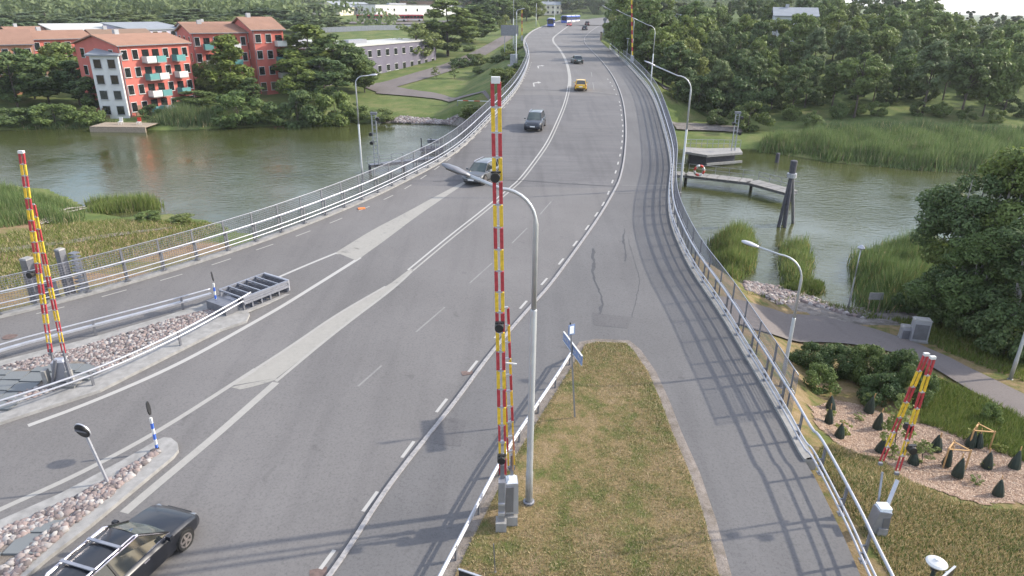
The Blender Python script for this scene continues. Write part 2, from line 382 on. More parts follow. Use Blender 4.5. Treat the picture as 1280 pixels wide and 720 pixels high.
# ------------------------------------------------------------------ terrain
WZ = -4.0
near_sh = [(-260, 268), (0, 232), (60, 236), (118, 262), (150, 272), (215, 268), (262, 276), (300, 290)]
near_r = [(905, 352), (932, 352), (985, 362), (1050, 384), (1085, 384), (1150, 352), (1230, 330), (1330, 330)]
far_sh = [(1900, 262), (1500, 240), (1330, 225), (1150, 212), (1040, 203), (960, 190), (940, 186), (920, 186), (850, 186)]
far_l = [(562, 156), (455, 153), (430, 152), (330, 158), (200, 163), (100, 158), (0, 163), (-200, 180), (-600, 215)]
wat = [at(x, y, WZ) for x, y in near_sh] + [Vector((-14, 54, WZ)), Vector((13, 48, WZ))] + [at(x, y, WZ) for x, y in near_r] + \
      [Vector((130, 50, WZ)), Vector((260, 60, WZ))] + [at(x, y, WZ) for x, y in far_sh[1:]] + [at(x, y, WZ) for x, y in far_l] + [Vector((-260, 130, WZ)), Vector((-260, 62, WZ))]
watp = [(p.x, p.y) for p in wat]
far_line = [at(x, y, WZ) for x, y in far_sh[1:]] + [at(x, y, WZ) for x, y in far_l]
fx = np.array(sorted([(p.x, p.y) for p in far_line] + [(-300, 130), (300, 90)]))
KLx = [Vector((-120, 5, 0)), Vector((-60, 14, 0))] + KL
def height(X, Y):
    X = np.asarray(X, float); Y = np.asarray(Y, float)
    inw = inpoly(X, Y, watp); d = segdist(X, Y, watp)
    mid = np.interp(X, fx[:, 0], fx[:, 1]) - 12
    far = Y > mid
    near_h = np.minimum(-1.15, -3.9 + .13 * d) + .0 * X
    near_h = np.where(X > 12, np.minimum(-.75, -3.9 + .125 * d), near_h)
    rise = np.clip((Y - mid - 20) / 260, 0, 1.0)
    farL = -3.85 + np.minimum(d, 6) * .16 + rise * 13
    hill = np.clip((Y - mid - 30) / 120, 0, 1) * 12 * np.clip((X - 24) / 40, 0, 1)
    hill = hill * np.clip(1.35 - np.clip((X / np.maximum(Y, 1) - .35) / .5, 0, 1.3), .35, 1)
    farR = -3.85 + np.minimum(d, 5) * .12 + np.clip((Y - mid - 15) / 260, 0, 1) * 7 * np.clip(1.2 - (X - 30) / 120, 0, 1) + hill
    h = np.where(far, np.where(X < 12, farL, farR), near_h)
    h = np.where(far & (Y > 420), h * np.clip(1 - (Y - 420) / 900, -.2, 1), h)
    hw = np.maximum(-5.6, WZ - .08 - .35 * d)
    h = np.where(inw, hw, h)
    ang = X / np.maximum(Y, 1)
    ridge = np.clip((Y - 420) / 500, 0, 1) * 46 * np.clip((.46 - ang) / .10, 0, 1)
    h = np.where(far & (Y > 420), np.maximum(h, 0) * np.where(ang > .46, 1, .4) + ridge + np.where(ang < .46, 6 * 1.0, 0) * 0, h)
    # road embankment
    ys = np.array([p.y for p in KLx]); xs = np.array([p.x for p in KLx]); o = np.argsort(ys)
    xl = np.interp(Y, ys[o], xs[o], left=-200); xr = np.interp(Y, [p.y for p in WR], [p.x for p in WR])
    inr = (X > xl - .4) & (X < xr + .35) & (Y < 570)
    dd = np.where(X < 6, segdist(X, Y, KLx, False), segdist(X, Y, WR, False)); dd = np.maximum(0, dd - .5)
    zr = np.interp(Y, ZSY, ZSZ)
    slope = np.where(far, .5, np.where(X > 0, np.where(Y < 19, .10, np.clip(.1 + (Y - 19) * .06, .1, .6)), .38))
    zt = zr - .30 - np.where(inr, 0, dd * slope - np.where((X > 0) & (Y < 21) & ~far, .22, 0))
    onland = (Y < np.where(X > 3, 43.0, 47.5)) | (Y > 106)
    zt = zt - np.where(far, np.maximum(0, 126 - Y) * .62, 0)
    h = np.where(onland & ~inw | (onland & inr), np.maximum(h, zt), h)
    h = np.where(inr, np.minimum(h, zr - .30), h)
    return h
def hz(x, y): return float(height(np.array([x]), np.array([y]))[0])
def ag(px, py, it=60):           # pixel -> terrain
    r = ray(px, py); lo = None; t = 8.0
    ts = np.concatenate([np.arange(8, 200, .4), np.arange(200, 1500, 3)])
    X = r[0] * ts; Y = r[1] * ts; Z = CH + r[2] * ts
    below = Z < np.maximum(height(X, Y), WZ)
    if not below.any(): return Vector((X[-1], Y[-1], 0))
    i = int(np.argmax(below)); 
    return Vector((X[i], Y[i], hz(X[i], Y[i])))
def ag_many(pp): return [ag(*p) for p in pp]
xs_ = np.unique(np.concatenate([np.arange(-90, 90, 1.0), np.arange(-150, -90, 3), np.arange(90, 160, 3), np.arange(-400, -150, 12), np.arange(160, 420, 12), [-3000, -2000, -1300, -900, -600, 600, 900, 1300, 2000, 3000]]))
ys_ = np.unique(np.concatenate([np.arange(-10, 150, 1.0), np.arange(150, 260, 3), np.arange(260, 520, 10), [-3000, -800, -300, -100, -60, -30, -20, 560, 620, 700, 850, 1100, 1500, 2200, 3000, 5000]]))
GX, GY = np.meshgrid(xs_, ys_); GZ = height(GX, GY)
rr = np.where((GZ > -3.7) & ~((GX > -24) & (GX < 12) & (GY < 60)), 1, 0)
GZ = GZ + rr * rng.normal(0, .02, GZ.shape)
nx = len(xs_); ny = len(ys_)
def gh(X, Y):                    # exact height of the ground sheet (bilinear in its grid)
    X = np.asarray(X, float); Y = np.asarray(Y, float)
    i = np.clip(np.searchsorted(xs_, X) - 1, 0, nx - 2); j = np.clip(np.searchsorted(ys_, Y) - 1, 0, ny - 2)
    fx_ = np.clip((X - xs_[i]) / (xs_[i + 1] - xs_[i]), 0, 1); fy_ = np.clip((Y - ys_[j]) / (ys_[j + 1] - ys_[j]), 0, 1)
    return GZ[j, i] * (1 - fx_) * (1 - fy_) + GZ[j, i + 1] * fx_ * (1 - fy_) + GZ[j + 1, i] * (1 - fx_) * fy_ + GZ[j + 1, i + 1] * fx_ * fy_
Vt = np.stack([GX.ravel(), GY.ravel(), GZ.ravel()], 1)
ii, jj = np.meshgrid(np.arange(nx - 1), np.arange(ny - 1)); a0 = (jj * nx + ii).ravel()
Ft = np.stack([a0, a0 + 1, a0 + 1 + nx, a0 + nx], 1)
me = npmesh('ground', Vt, Ft, M['terrain'])
for k in ('meadow', 'lush', 'rock_bank', 'lawn_dry', 'forest_floor', 'mud'): me.materials.append(M[k])
cx = GX.reshape(ny, nx)[:-1, :-1].ravel() + .5; cy = GY.reshape(ny, nx)[:-1, :-1].ravel() + .5
dsh = segdist(cx, cy, watp); mid_ = np.interp(cx, fx[:, 0], fx[:, 1]) - 12; farm = cy > mid_
mi = np.zeros(len(cx), np.int32)
mi[(~farm) & (cx < -8)] = 1
mi[(~farm) & (cx < -8) & (dsh < 4)] = 2
mi[(~farm) & (cx > 10)] = 4
mi[(~farm) & (cx > 10) & (dsh < 4.2)] = 3
mi[(~farm) & (cx > 10) & (cx > 30)] = 5
mi[farm & (cx < 12)] = 2
mi[farm & (cx > -25) & (cx < 24) & (dsh < 1.8)] = 3
mi[farm & (cx > 28) & (cy > 125)] = 5
mi[farm & (cx > 18) & (cy <= 125)] = 2
me.polygons.foreach_set('material_index', mi); me.shade_smooth()
link('ground', me, kind='structure')
MB().add([(-900, 30, WZ), (900, 30, WZ), (900, 170, WZ), (-900, 170, WZ)], [(0, 1, 2, 3)]).build('water', M['water'], kind='structure')
# ------------------------------------------------------------------ roads, bridge, markings
YS = list(np.arange(-14, 130, .75)) + list(np.arange(130, 300, 3)) + list(np.arange(300, 370, 6))
def xL(Y): return interpx(KLx, Y) if Y > 5 else -120.0
def xK(Y): return interpx(K1, Y) if Y > K1[0].y else K1[0].x + (Y - K1[0].y) * .27
def xR(Y): return interpx(WR, Y) if Y > WR[0].y else WR[0].x
def lane(name, mat, fa, fb, dz, y0, y1, cols=1):
    ys = [y0] + [y for y in YS if y0 + .05 < y < y1 - .05] + [y1]; mb = MB()
    for c in range(cols):
        A = []; B = []
        for y in ys:
            xa, xb = fa(y), fb(y); z = zroad(y) + dz
            A.append((xa + (xb - xa) * c / cols, y, z)); B.append((xa + (xb - xa) * (c + 1) / cols, y, z))
        mb.strip(A, B)
    return struct(mb, name, mat)
SE = lambda x: zroad(53.2)  # seams of the opening span
Y1, Y2 = 54.2, 98.6
lane('main_road', M['asphalt'], xL, xK, 0, -14, 54.0); lane('bridge_road', M['asphalt_bridge'], xL, xK, 0, 54.0, 98.8); lane('far_road', M['asphalt'], xL, xK, 0, 98.8, 366)
lane('footpath', M['path'], xK, xR, .06, -14, 366)
# far road beyond the bend
far_c = [Vector((28, 300, 8.75)), Vector((44, 345, 9.9)), Vector((66, 400, 11.1)), Vector((110, 480, 11.4))]
far_c = smooth(far_c)
struct(MB().strip(offset(far_c, -13), offset(far_c, 12)), 'distant_road', M['asphalt'])
# kerb between road and footpath: granite, proud by 0.1 m, in 1 m stones near the camera
kl = resample(cut(K1, 8, 366), 1.0)
mb = MB()
mb.strip(offset(kl, -.06, .10), offset(kl, .08, .10)); mb.strip(offset(kl, -.06, -.02), offset(kl, -.06, .10)); mb.strip(offset(kl, .08, .10), offset(kl, .08, .0))
struct(mb, 'kerb', M['kerb'])
kr = thing('kerb_stones', 'row of pale granite kerb stones dividing road from footpath', 'kerb', (kl[0].x, kl[0].y, kl[0].z))
for i in range(0, 46):
    a, b = kl[i], kl[i + 1]; d = (b - a).normalized() * .012
    n_ = Vector((d.y, -d.x, 0)).normalized()
    m_ = MB(); c_ = n_ * .01
    m_.bar(a + d + c_ + Vector((0, 0, .06 + random.uniform(-.003, .003))), b - d + c_ + Vector((0, 0, .06)), .155, .10)
    m_.build('kerb_stone', M['kerb'], kr, world=True)
# dark joint in front of the kerb, with the kerb's shaded side painted in
struct(MB().strip(offset(kl, -.15, .004), offset(kl, -.055, .004)), 'kerb_joint_shade', M['dark'])
# edge beams
bl = cut(KL, 20, 366); mb = MB()
mb.strip(offset(bl, -.55, .12), offset(bl, .02, .12)); mb.strip(offset(bl, .02, .12), offset(bl, .02, -.02)); mb.strip(offset(bl, -.55, -.9), offset(bl, -.55, .12))
struct(mb, 'edge_beam_left', M['conc_light'])
br_ = cut(WR, 20.5, 180); mb = MB()
mb.strip(offset(br_, 0.0, .17), offset(br_, .42, .17)); mb.strip(offset(br_, 0, 0), offset(br_, 0, .17)); mb.strip(offset(br_, .42, .17), offset(br_, .42, -.9))
mb.add([br_[0] + Vector((0, 0, -.3)), br_[0] + Vector((.42, 0, -.3)), br_[0] + Vector((.42, 0, .17)), br_[0] + Vector((0, 0, .17))], [(0, 1, 2, 3)])
struct(mb, 'edge_beam_right', M['conc_light'])
# deck slab and piers
ys = [y for y in YS if 42 <= y <= 128]
A = [Vector((xL(y) - .5, y, zroad(y) - .28)) for y in ys]; B = [Vector((xR(y) + .4, y, zroad(y) - .28)) for y in ys]
mb = MB().strip(A, B); A2 = [p - Vector((0, 0, 1.1)) for p in A]; B2 = [p - Vector((0, 0, 1.1)) for p in B]
mb.strip(A2, A); mb.strip(B, B2); mb.strip(B2, A2); struct(mb, 'bridge_deck', M['concrete'])
for yp in (47, 64, 82, 100, 114):
    for k in range(3):
        xa, xb = xL(yp), xR(yp); x = xa + (xb - xa) * (k + .5) / 3
        struct(MB().lathe([(1.0, -6), (1.0, zroad(yp) - 1.3)], (x, yp, 0), 14), 'bridge_pier', M['concrete'])
for yp in (45.5, 125.5):
    struct(MB().box(((xL(yp) + xR(yp)) / 2, yp, -1.9), (xR(yp) - xL(yp) - .6, 1.6, (zroad(yp) + 1.9 - .35) * 2)), 'abutment', M['concrete'])
# ---- markings
def line(pts, wd, name='road_marking', mat='mark', dz=.004, world=False, curve=True):
    pl = pts if world else fixz(arl(pts))
    if curve and len(pl) > 2: pl = smooth(pl, 2)
    pl = fixz(resample(pl, .7) + [pl[-1]], dz)
    o = MB().strip(offset(pl, -wd / 2), offset(pl, wd / 2)); return struct(o, name, M[mat])
def dashes(pl, on, period, wd, mat, y0, y1, dz=.006, start=0, name='edge_dash'):
    mb = MB(); pl = cut(pl, y0, y1); tot = plen(pl); s = start
    P2 = resample(pl, .25)
    k = int(on / .25)
    while s + on < tot:
        i = int(s / .25); seg = P2[i:i + k + 1]
        if len(seg) > 1:
            seg = fixz(seg, dz); mb.strip(offset(seg, -wd / 2), offset(seg, wd / 2))
        s += period
    return struct(mb, name, M[mat])
dpx = [(408, 703), (464, 627), (511, 562), (553, 507), (592, 458), (624, 417), (655, 381), (681, 352), (702, 327), (719.5, 304.5), (734.5, 284.5), (746, 268), (754.5, 255), (761, 241), (766, 227), (770, 215), (773, 204), (775.5, 194), (777, 185), (778, 177), (778.5, 170), (778.8, 164), (778.8, 157), (778, 150), (777.2, 144), (776.5, 137.5), (775.5, 132), (774.5, 127.5), (770.5, 118), (768, 112), (765.5, 107.5), (763, 103), (760, 99)]
DW = arl(dpx); mb = MB()
for i, p in enumerate(DW):
    t = (DW[min(i + 1, len(DW) - 1)] - DW[max(i - 1, 0)]).normalized() * .5
    seg = fixz([p - t, p, p + t], .006); seg = offset(seg, -.03); mb.strip(offset(seg, -.065), offset(seg, .065))
struct(mb, 'edge_dash', M['mark_new'])
LE = arl([(-60, 424), (37, 394), (96, 380), (152, 364), (211, 348), (266, 331), (316, 314), (366, 297), (409, 280.5), (446, 265), (477, 251), (504, 238), (554, 205), (581, 183), (612, 154), (634, 131), (643, 117.5), (652, 104), (660, 90), (665, 76)])
mb = MB()
LEs = resample(smooth(fixz(LE)), .25); k0 = 2
for i in range(k0, len(LEs) - 6, 12):
    seg = fixz(LEs[i:i + 6], .006); mb.strip(offset(seg, -.06), offset(seg, .06))
struct(mb, 'left_edge_dash', M['mark'])
# centre line group
line([(-80, 675), (0, 636.5), (72, 605), (125, 579), (200, 538), (280, 487), (320, 461)], .24, mat='mark')
line([(155, 641), (190, 611), (245, 565), (275, 540), (320, 500), (345, 478)], .34, mat='mark')
def area(pts, name, mat, dz):
    pl = [(p.x, p.y) for p in arl(pts)]; mb = MB()
    mb.prism(pl, lambda x, y: zroad(y) + dz - .002, lambda x, y: zroad(y) + dz); return mb
def ribbon(Lp, Rp, name, mat, dz=.004, n=60):
    A = smooth(fixz(arl(Lp)), 1); B = smooth(fixz(arl(Rp)), 1)
    def rs(pl):
        T = plen(pl); return fixz(resample(pl, T / n)[:n] + [pl[-1]], dz)
    struct(MB().strip(rs(A), rs(B)), name, M[mat])
ribbon([(289, 482), (320, 461), (370, 428.5), (420, 393.5), (482, 359), (512, 336.5)], [(345, 473), (352, 468), (380, 446), (420, 414.5), (492, 360), (516, 337)], 'worn_hatched_marking', 'mark_wide')
ribbon([(289, 484), (312, 479), (345, 473)], [(300, 487), (322, 482), (347, 474)], 'hatched_marking_tip', 'mark_wide')
line([(345, 477), (420, 414.5), (492, 361), (515, 339)], .16, mat='mark', dz=.008)
line([(320, 461), (370, 428.5), (420, 393.5), (482, 358)], .16, mat='mark', dz=.008)
dbl = smooth(fixz(arl([(513, 338), (566, 294), (602, 266), (640, 234.5), (651, 225), (668, 203), (684.4, 180), (694, 160), (706, 132), (711, 112), (712.5, 95), (707.5, 75), (700, 62), (692, 53)])))
for o_ in (-.16, .16): line(offset(dbl, o_), .13, mat='mark_new' if o_ < 0 else 'mark', world=True, curve=False)
line([(712, 108), (712.5, 95), (707.5, 75), (700, 62), (691.5, 53), (691, 47), (699, 41), (707, 35), (716, 29)], .5, mat='mark', dz=.010)
# wedge before the silver car
ribbon([(420, 315.5), (432, 308), (465, 287.5), (505, 267), (545, 245), (586, 224)], [(446, 326), (458, 317), (482, 300), (520, 271), (570, 237), (588, 225)], 'wedge_marking', 'mark_wide')
ribbon([(420, 315.5), (432, 311), (449, 308)], [(421, 318), (434, 317), (449, 315)], 'wedge_marking_tip', 'mark_wide')
line([(347, 347), (384, 331), (421, 316)], .20, mat='mark_new')
line([(450, 322), (420, 341), (391, 359), (351, 384), (320, 401.5), (250, 441), (200, 466), (147, 489), (90, 512), (35, 532)], .26, mat='mark_new')
for a, b in [((556, 384), (520, 415)), ((477, 457), (447.5, 483)), ((689, 252), (675, 268)), ((659, 285), (640, 304)), ((615, 329), (587, 354)), ((741, 103), (742.5, 112)), ((739, 90), (740, 96))]:
    line([a, b], .10, 'faint_lane_dash', 'mark_faint', curve=False)
# turn arrows
def arrow(px, py, s=1.0, fl=1):
    c = ar(px, py); P_ = [(-.1, -2.2), (.1, -2.2), (.1, .2), (.7, .6), (.7, .1), (1.25, .95), (.7, 1.7), (.7, 1.2), (-.1, .6)]
    pl = [(c.x - x * s * fl * -1, c.y + y * s * 1.4) for x, y in P_]
    mb = MB(); mb.prism(pl, lambda x, y: zroad(y) + .004, lambda x, y: zroad(y) + .006); struct(mb, 'turn_arrow', M['mark_new'])
arrow(667, 104.5); arrow(672.5, 83)
# expansion joints
def seam(pts, wd, mat, dz, name='expansion_joint'):
    pl = fixz(arl(pts)); pl = fixz(resample(pl, .5) + [pl[-1]], dz); struct(MB().strip([p + Vector((0, -wd / 2, 0)) for p in pl], [p + Vector((0, wd / 2, 0)) for p in pl]), name, M[mat])
seam([(541, 227), (600, 224), (650, 225.5), (700, 229), (768, 233)], .12, 'crack', .012); seam([(777, 232.5), (834, 232.5)], .10, 'mark_faint', .066)
seam([(644, 112.5), (680, 112.5), (712, 113)], .35, 'crack', .012); seam([(712, 113.5), (745, 115), (775, 118.5)], .3, 'mark_faint', .012); seam([(712, 115), (745, 116.6), (775, 120)], .25, 'crack', .008); seam([(778, 119), (812, 120)], .25, 'crack', .066)
seam([(782, 158), (827, 160)], .08, 'crack', .066); seam([(771, 243), (834, 241)], .05, 'crack', .066)
# cracks, patches and covers
def crack(pts, wd, dz, jit=.06):
    pl = arl(pts); pl = resample(pl, .3)
    pl = [Vector((p.x + random.uniform(-jit, jit), p.y + random.uniform(-jit, jit), zroad(p.y) + dz)) for p in pl]
    A = []; B = []
    for p in pl: q = wd * random.uniform(.35, 1.4) / 2; A.append(p - Vector((q, 0, 0))); B.append(p + Vector((q, 0, 0)))
    struct(MB().strip(A, B), 'asphalt_crack', M['crack'])
crack([(741, 312), (742, 330), (741, 345), (748, 360), (753, 378), (750, 396)], .17, .066); crack([(781, 287), (779, 300), (782, 318), (781, 330)], .10, .066, .04)
crack([(745, 300), (755, 302), (770, 301), (783, 305)], .05, .066, .03); crack([(740, 400), (760, 410), (785, 409)], .05, .066); crack([(785, 300), (800, 352), (790, 398)], .03, .066, .03)
crack([(1016, 480), (1016, 480.5)], .01, .07) if False else None
for pts in ([(548, 522), (583, 527), (576, 560), (541, 556)], [(740, 392), (790, 398), (784, 412), (742, 408)]):
    struct(area(pts, 'asphalt_patch', 'patch', .066), 'asphalt_patch', M['patch'])
def cover(px, py, r=.36, dz=.004, mat='galvd', label=''):
    c = ar(px, py, dz); struct(MB().lathe([(r, 0), (r, .006), (r * .8, .008)], c, 16), 'manhole_cover', M[mat])
cover(12.5, 420.5, .32, mat='rust')
for (px, py) in ((584, 466), (398, 716)):
    c = ar(px, py, .004); struct(MB().box((c.x, c.y, c.z), (.5, .35, .012), .3), 'drain_grate', M['rust'])
c = ar(452, 261); struct(MB().box((c.x, c.y, c.z + .03), (.5, .35, .06), .4), 'drain_grate', M['orange'])
# ---- grass island between footpath branches
ISL = [(716, 440), (724, 428), (745, 424), (787, 426), (801, 438), (820, 465), (837, 502), (852, 541), (875, 592), (895, 650), (914, 719), (935, 800), (500, 830), (545, 735), (570, 684), (598, 632), (628, 575), (658, 529), (692, 477)]
ISw = [(p.x, p.y) for p in arl(ISL, .06)]
struct(MB().prism(ISw, lambda x, y: zroad(y) + .03, lambda x, y: zroad(y) + .085), 'gravel_margin', M['mud'])
cxi = sum(p[0] for p in ISw) / len(ISw); 
def inset(poly, d):
    n = len(poly); o = []
    A_ = sum(poly[i][0] * poly[(i + 1) % n][1] - poly[(i + 1) % n][0] * poly[i][1] for i in range(n)); s_ = 1 if A_ > 0 else -1
    for i in range(n):
        a = Vector(poly[i - 1]); b = Vector(poly[i]); c = Vector(poly[(i + 1) % n])
        t = ((b - a).normalized() + (c - b).normalized()).normalized(); o.append((b.x - t.y * d * s_, b.y + t.x * d * s_))
    return o
ISg = inset(ISw, .38)
struct(MB().prism(ISg, lambda x, y: zroad(y) + .05, lambda x, y: zroad(y) + .12), 'grass_verge', M['lawn_dry'])
def blades(name, polyw, zf, n, h, w_, mat, lean=.5, clump=0, label=None, cat=None, mask=None, parent=None, edge=0):
    P_ = np.array([(p[0], p[1]) for p in polyw]); mn = P_.min(0); mxx = P_.max(0)
    q = rng.uniform(mn, mxx, (int(n * 4), 2)); q = q[inpoly(q[:, 0], q[:, 1], polyw)]
    if clump:
        ph = np.sin(q[:, 0] * 1.3 + 1.7 * np.sin(q[:, 1] * .7)) * np.cos(q[:, 1] * 1.1 + np.sin(q[:, 0] * .9)) + np.sin(q[:, 0] * 3.1 + q[:, 1] * 2.3) * .5
        q = q[rng.uniform(-1, 1, len(q)) < ph * clump + (1 - clump)]
    if edge:
        q = q[rng.uniform(0, 1, len(q)) < np.clip(segdist(q[:, 0], q[:, 1], polyw) / edge, .06, 1)]
    q = q[:n]; n = len(q)
    z = zf(q[:, 0], q[:, 1]); a = rng.uniform(0, 2 * pi, n); hh = h * rng.uniform(.5, 1.25, n)
    if edge:
        hh *= (.72 + .28 * np.sin(q[:, 0] * .9 + 2 * np.sin(q[:, 1] * .6)) * np.cos(q[:, 1] * .8)) * np.clip(.45 + segdist(q[:, 0], q[:, 1], polyw) / edge * .55, 0, 1)
    ww = w_ * rng.uniform(.6, 1.3, n)
    la = rng.uniform(0, 2 * pi, n); ll = hh * lean * rng.uniform(.1, 1, n)
    dx, dy = np.cos(a) * ww / 2, np.sin(a) * ww / 2
    V = np.stack([np.stack([q[:, 0] - dx, q[:, 1] - dy, z - .02], 1), np.stack([q[:, 0] + dx, q[:, 1] + dy, z - .02], 1), np.stack([q[:, 0] + np.cos(la) * ll, q[:, 1] + np.sin(la) * ll, z + hh], 1)], 1).reshape(-1, 3)
    o = link(name, npmesh(name, V, np.arange(3 * n).reshape(-1, 3), M[mat], 3), None, 'stuff')
    if label: tag(o, label, cat)
    return o
zr_ = lambda x, y: np.interp(y, ZSY, ZSZ)
blades('dry_grass', ISg, lambda x, y: zr_(x, y) + .12, 60000, .09, .03, 'grassblade', 1.5, 0, 'dry straw coloured grass on the wedge between the footpath branches', 'grass')
blades('green_grass', ISg, lambda x, y: zr_(x, y) + .12, 11000, .09, .03, 'grassgreen', 1.3, .9, 'green tufts among the dry grass of the wedge', 'grass')
# ---- traffic islands
I1 = [(-260, 508), (0, 451), (100, 426), (200, 397), (262, 377), (300, 384), (312, 392), (308, 401), (275, 412), (212, 443.5), (125, 487.5), (40, 515), (0, 528), (-260, 610)]
I2 = [(-200, 745), (0, 650), (75, 617), (150, 577), (195, 551), (205, 546.5), (214, 547.5), (222, 554), (223, 562), (217, 570), (175, 605), (112, 657), (62, 695), (30, 722), (-60, 800)]
def isl(pts, name):
    w_ = [(p.x, p.y) for p in arl(pts, .12)]
    struct(MB().prism(w_, lambda x, y: zroad(y) - .02, lambda x, y: zroad(y) + .13), name + '_kerb', M['conc_light'])
    return w_
W1 = isl(I1, 'boom_island'); W2 = isl(I2, 'splitter_island')
g1 = [(p.x, p.y) for p in arl([(-260, 535), (0, 459), (100, 434), (212, 400), (267, 385), (272, 386), (270, 392), (240, 405), (190, 432), (120, 467), (60, 490), (0, 508), (-200, 590)], .15)]
g2 = [(p.x, p.y) for p in arl([(-150, 740), (0, 664), (70, 632), (135, 600), (197, 562), (199, 564), (180, 580), (140, 617), (90, 655), (25, 714), (-50, 790)], .15)]
for g, nm in ((g1, 'boom_island_bed'), (g2, 'splitter_island_bed')): struct(MB().prism(g, lambda x, y: zroad(y) + .05, lambda x, y: zroad(y) + .14), nm, M['rust' if 0 else 'mud'])
def rocks(name, poly, n, r0, r1, zf, mat, label, cat, excl=None, flat=.65):
    P_ = np.array(poly); q = rng.uniform(P_.min(0), P_.max(0), (n * 5, 2)); q = q[inpoly(q[:, 0], q[:, 1], poly)]
    if excl is not None: q = q[~inpoly(q[:, 0], q[:, 1], excl)]
    q = q[:n]; n = len(q)
    base = np.array([(0, 0, 1), (.8, 0, .35), (.25, .78, .4), (-.7, .45, .3), (-.6, -.5, .38), (.3, -.8, .3), (.9, .3, -.3), (0, .95, -.3), (-.95, 0, -.3), (0, -.95, -.3)])
    fc = np.array([(0, 1, 2), (0, 2, 3), (0, 3, 4), (0, 4, 5), (0, 5, 1), (1, 6, 2), (2, 6, 7), (2, 7, 3), (3, 7, 8), (3, 8, 4), (4, 8, 9), (4, 9, 5), (5, 9, 6), (5, 6, 1)])
    a = rng.uniform(0, 2 * pi, n); r = rng.uniform(r0, r1, n); V = base[None] + rng.normal(0, .12, (n, 10, 3))
    V *= r[:, None, None] * np.stack([rng.uniform(.8, 1.3, n) * (1.5 if flat < .4 else 1), rng.uniform(.7, 1.1, n) * (.6 if flat < .4 else 1), rng.uniform(.5, .9, n) * flat * 1.4], 1)[:, None]
    X = V[..., 0] * np.cos(a)[:, None] - V[..., 1] * np.sin(a)[:, None]; Y = V[..., 0] * np.sin(a)[:, None] + V[..., 1] * np.cos(a)[:, None]
    z = zf(q[:, 0], q[:, 1])
    V = np.stack([X + q[:, :1], Y + q[:, 1:], V[..., 2] + z[:, None]], 2).reshape(-1, 3)
    Fc = (fc[None] + (np.arange(n) * 10)[:, None, None]).reshape(-1, 3)
    return tag(link(name, npmesh(name, V, Fc, M[mat], 3), None, 'stuff'), label, cat)
sl1 = [(p.x, p.y) for p in arl([(-200, 500), (0, 464), (50, 460), (98, 450), (108, 452), (121, 459), (105, 474), (70, 482), (55, 480), (22, 492), (0, 512), (-200, 560)], .15)]
sl2 = [(p.x, p.y) for p in arl([(-80, 740), (0, 684), (40, 664), (78, 644), (100, 635), (98, 641), (70, 655), (38, 682), (0, 712), (-60, 760)], .15)]
rocks('island_gravel', g1, 5200, .06, .15, lambda x, y: zr_(x, y) + .15, 'stone', 'bed of pink and grey stones on the railed island', 'stones', sl1)
rocks('island_cobbles', g2, 1500, .09, .17, lambda x, y: zr_(x, y) + .16, 'stone', 'bed of pink and white cobbles on the small splitter island', 'stones', sl2)
for g, nm, lb in ((sl1, 'slab_paving', 'blue grey stone slabs around the left boom barrier'), (sl2, 'slab_paving', 'blue grey stone slabs set among cobbles on the splitter island')):
    t_ = thing(nm, lb, 'paving', (g[0][0], g[0][1], 0)); P_ = np.array(g); mn, mxx = P_.min(0), P_.max(0)
    x = mn[0]; cnt = 0
    while x < mxx[0]:
        y = mn[1]; wx = random.uniform(.7, 1.1)
        while y < mxx[1]:
            wy = random.uniform(.5, .9); c = np.array([x + wx / 2, y + wy / 2])
            if inpoly(c[:1], c[1:], g)[0] and proj((c[0], c[1], 0.3))[0] > -60 and c[1] > 12:
                MB().box((c[0], c[1], zroad(c[1]) + .165), (wx - .04, wy - .04, .07 + random.uniform(0, .02)), random.uniform(-.05, .05)).build('slab', M['slate'], t_, world=True); cnt += 1
            y += wy
        x += wx
# ---- park paths
def pathpoly(name, mat, pts, dz=.06, n=40):
    A, B = pts; 
    def rs(pl):
        pl = smooth(pl, 2); T = plen(pl); q = resample(pl, T / n)[:n] + [pl[-1]]
        return q
    a = rs([ag(*p) for p in A]); b = rs([ag(*p) for p in B]); mb = MB(); m_ = 8
    cols = []
    for c in range(m_ + 1):
        cols.append([Vector((p.x + (q.x - p.x) * c / m_, p.y + (q.y - p.y) * c / m_, 0)) for p, q in zip(a, b)])
    for c in cols:
        hh = gh([p.x for p in c], [p.y for p in c])
        for p, h_ in zip(c, hh): p.z = h_ + dz
    for c in range(m_): mb.strip(cols[c + 1], cols[c])
    return struct(mb, name, mat)
pathpoly('park_path', M['park'], ([(895, 372), (940, 381), (1000, 392), (1060, 405), (1110, 420), (1160, 437), (1220, 470), (1300, 505)], [(895, 408), (940, 414), (985, 427), (1050, 432), (1100, 440), (1150, 455), (1205, 487), (1300, 540)]), .12)
pathpoly('far_left_path', M['park'], ([(450, 108), (478, 104), (510, 94), (560, 80), (600, 62), (632, 44)], [(480, 119), (486, 112), (530, 100), (580, 84), (612, 68), (642, 48)]), .15)
pathpoly('far_left_path_branch', M['park'], ([(478, 106), (510, 113), (560, 119), (612, 122)], [(470, 118), (510, 121), (560, 126), (612, 129)]), .2)
pathpoly('far_right_path', M['park'], ([(822, 104), (860, 112), (900, 118), (950, 124)], [(830, 113), (860, 121), (900, 126), (950, 131)]), .2)
pathpoly('far_bank_walk', M['rock_bank'], ([(840, 155), (880, 156), (925, 160)], [(846, 164), (880, 165), (928, 167)]), .25)
pathpoly('meadow_track', M['mud'], ([(0, 312), (60, 305), (120, 297), (170, 290), (215, 285)], [(0, 318), (60, 310), (120, 301), (170, 293), (215, 287)]), .07)
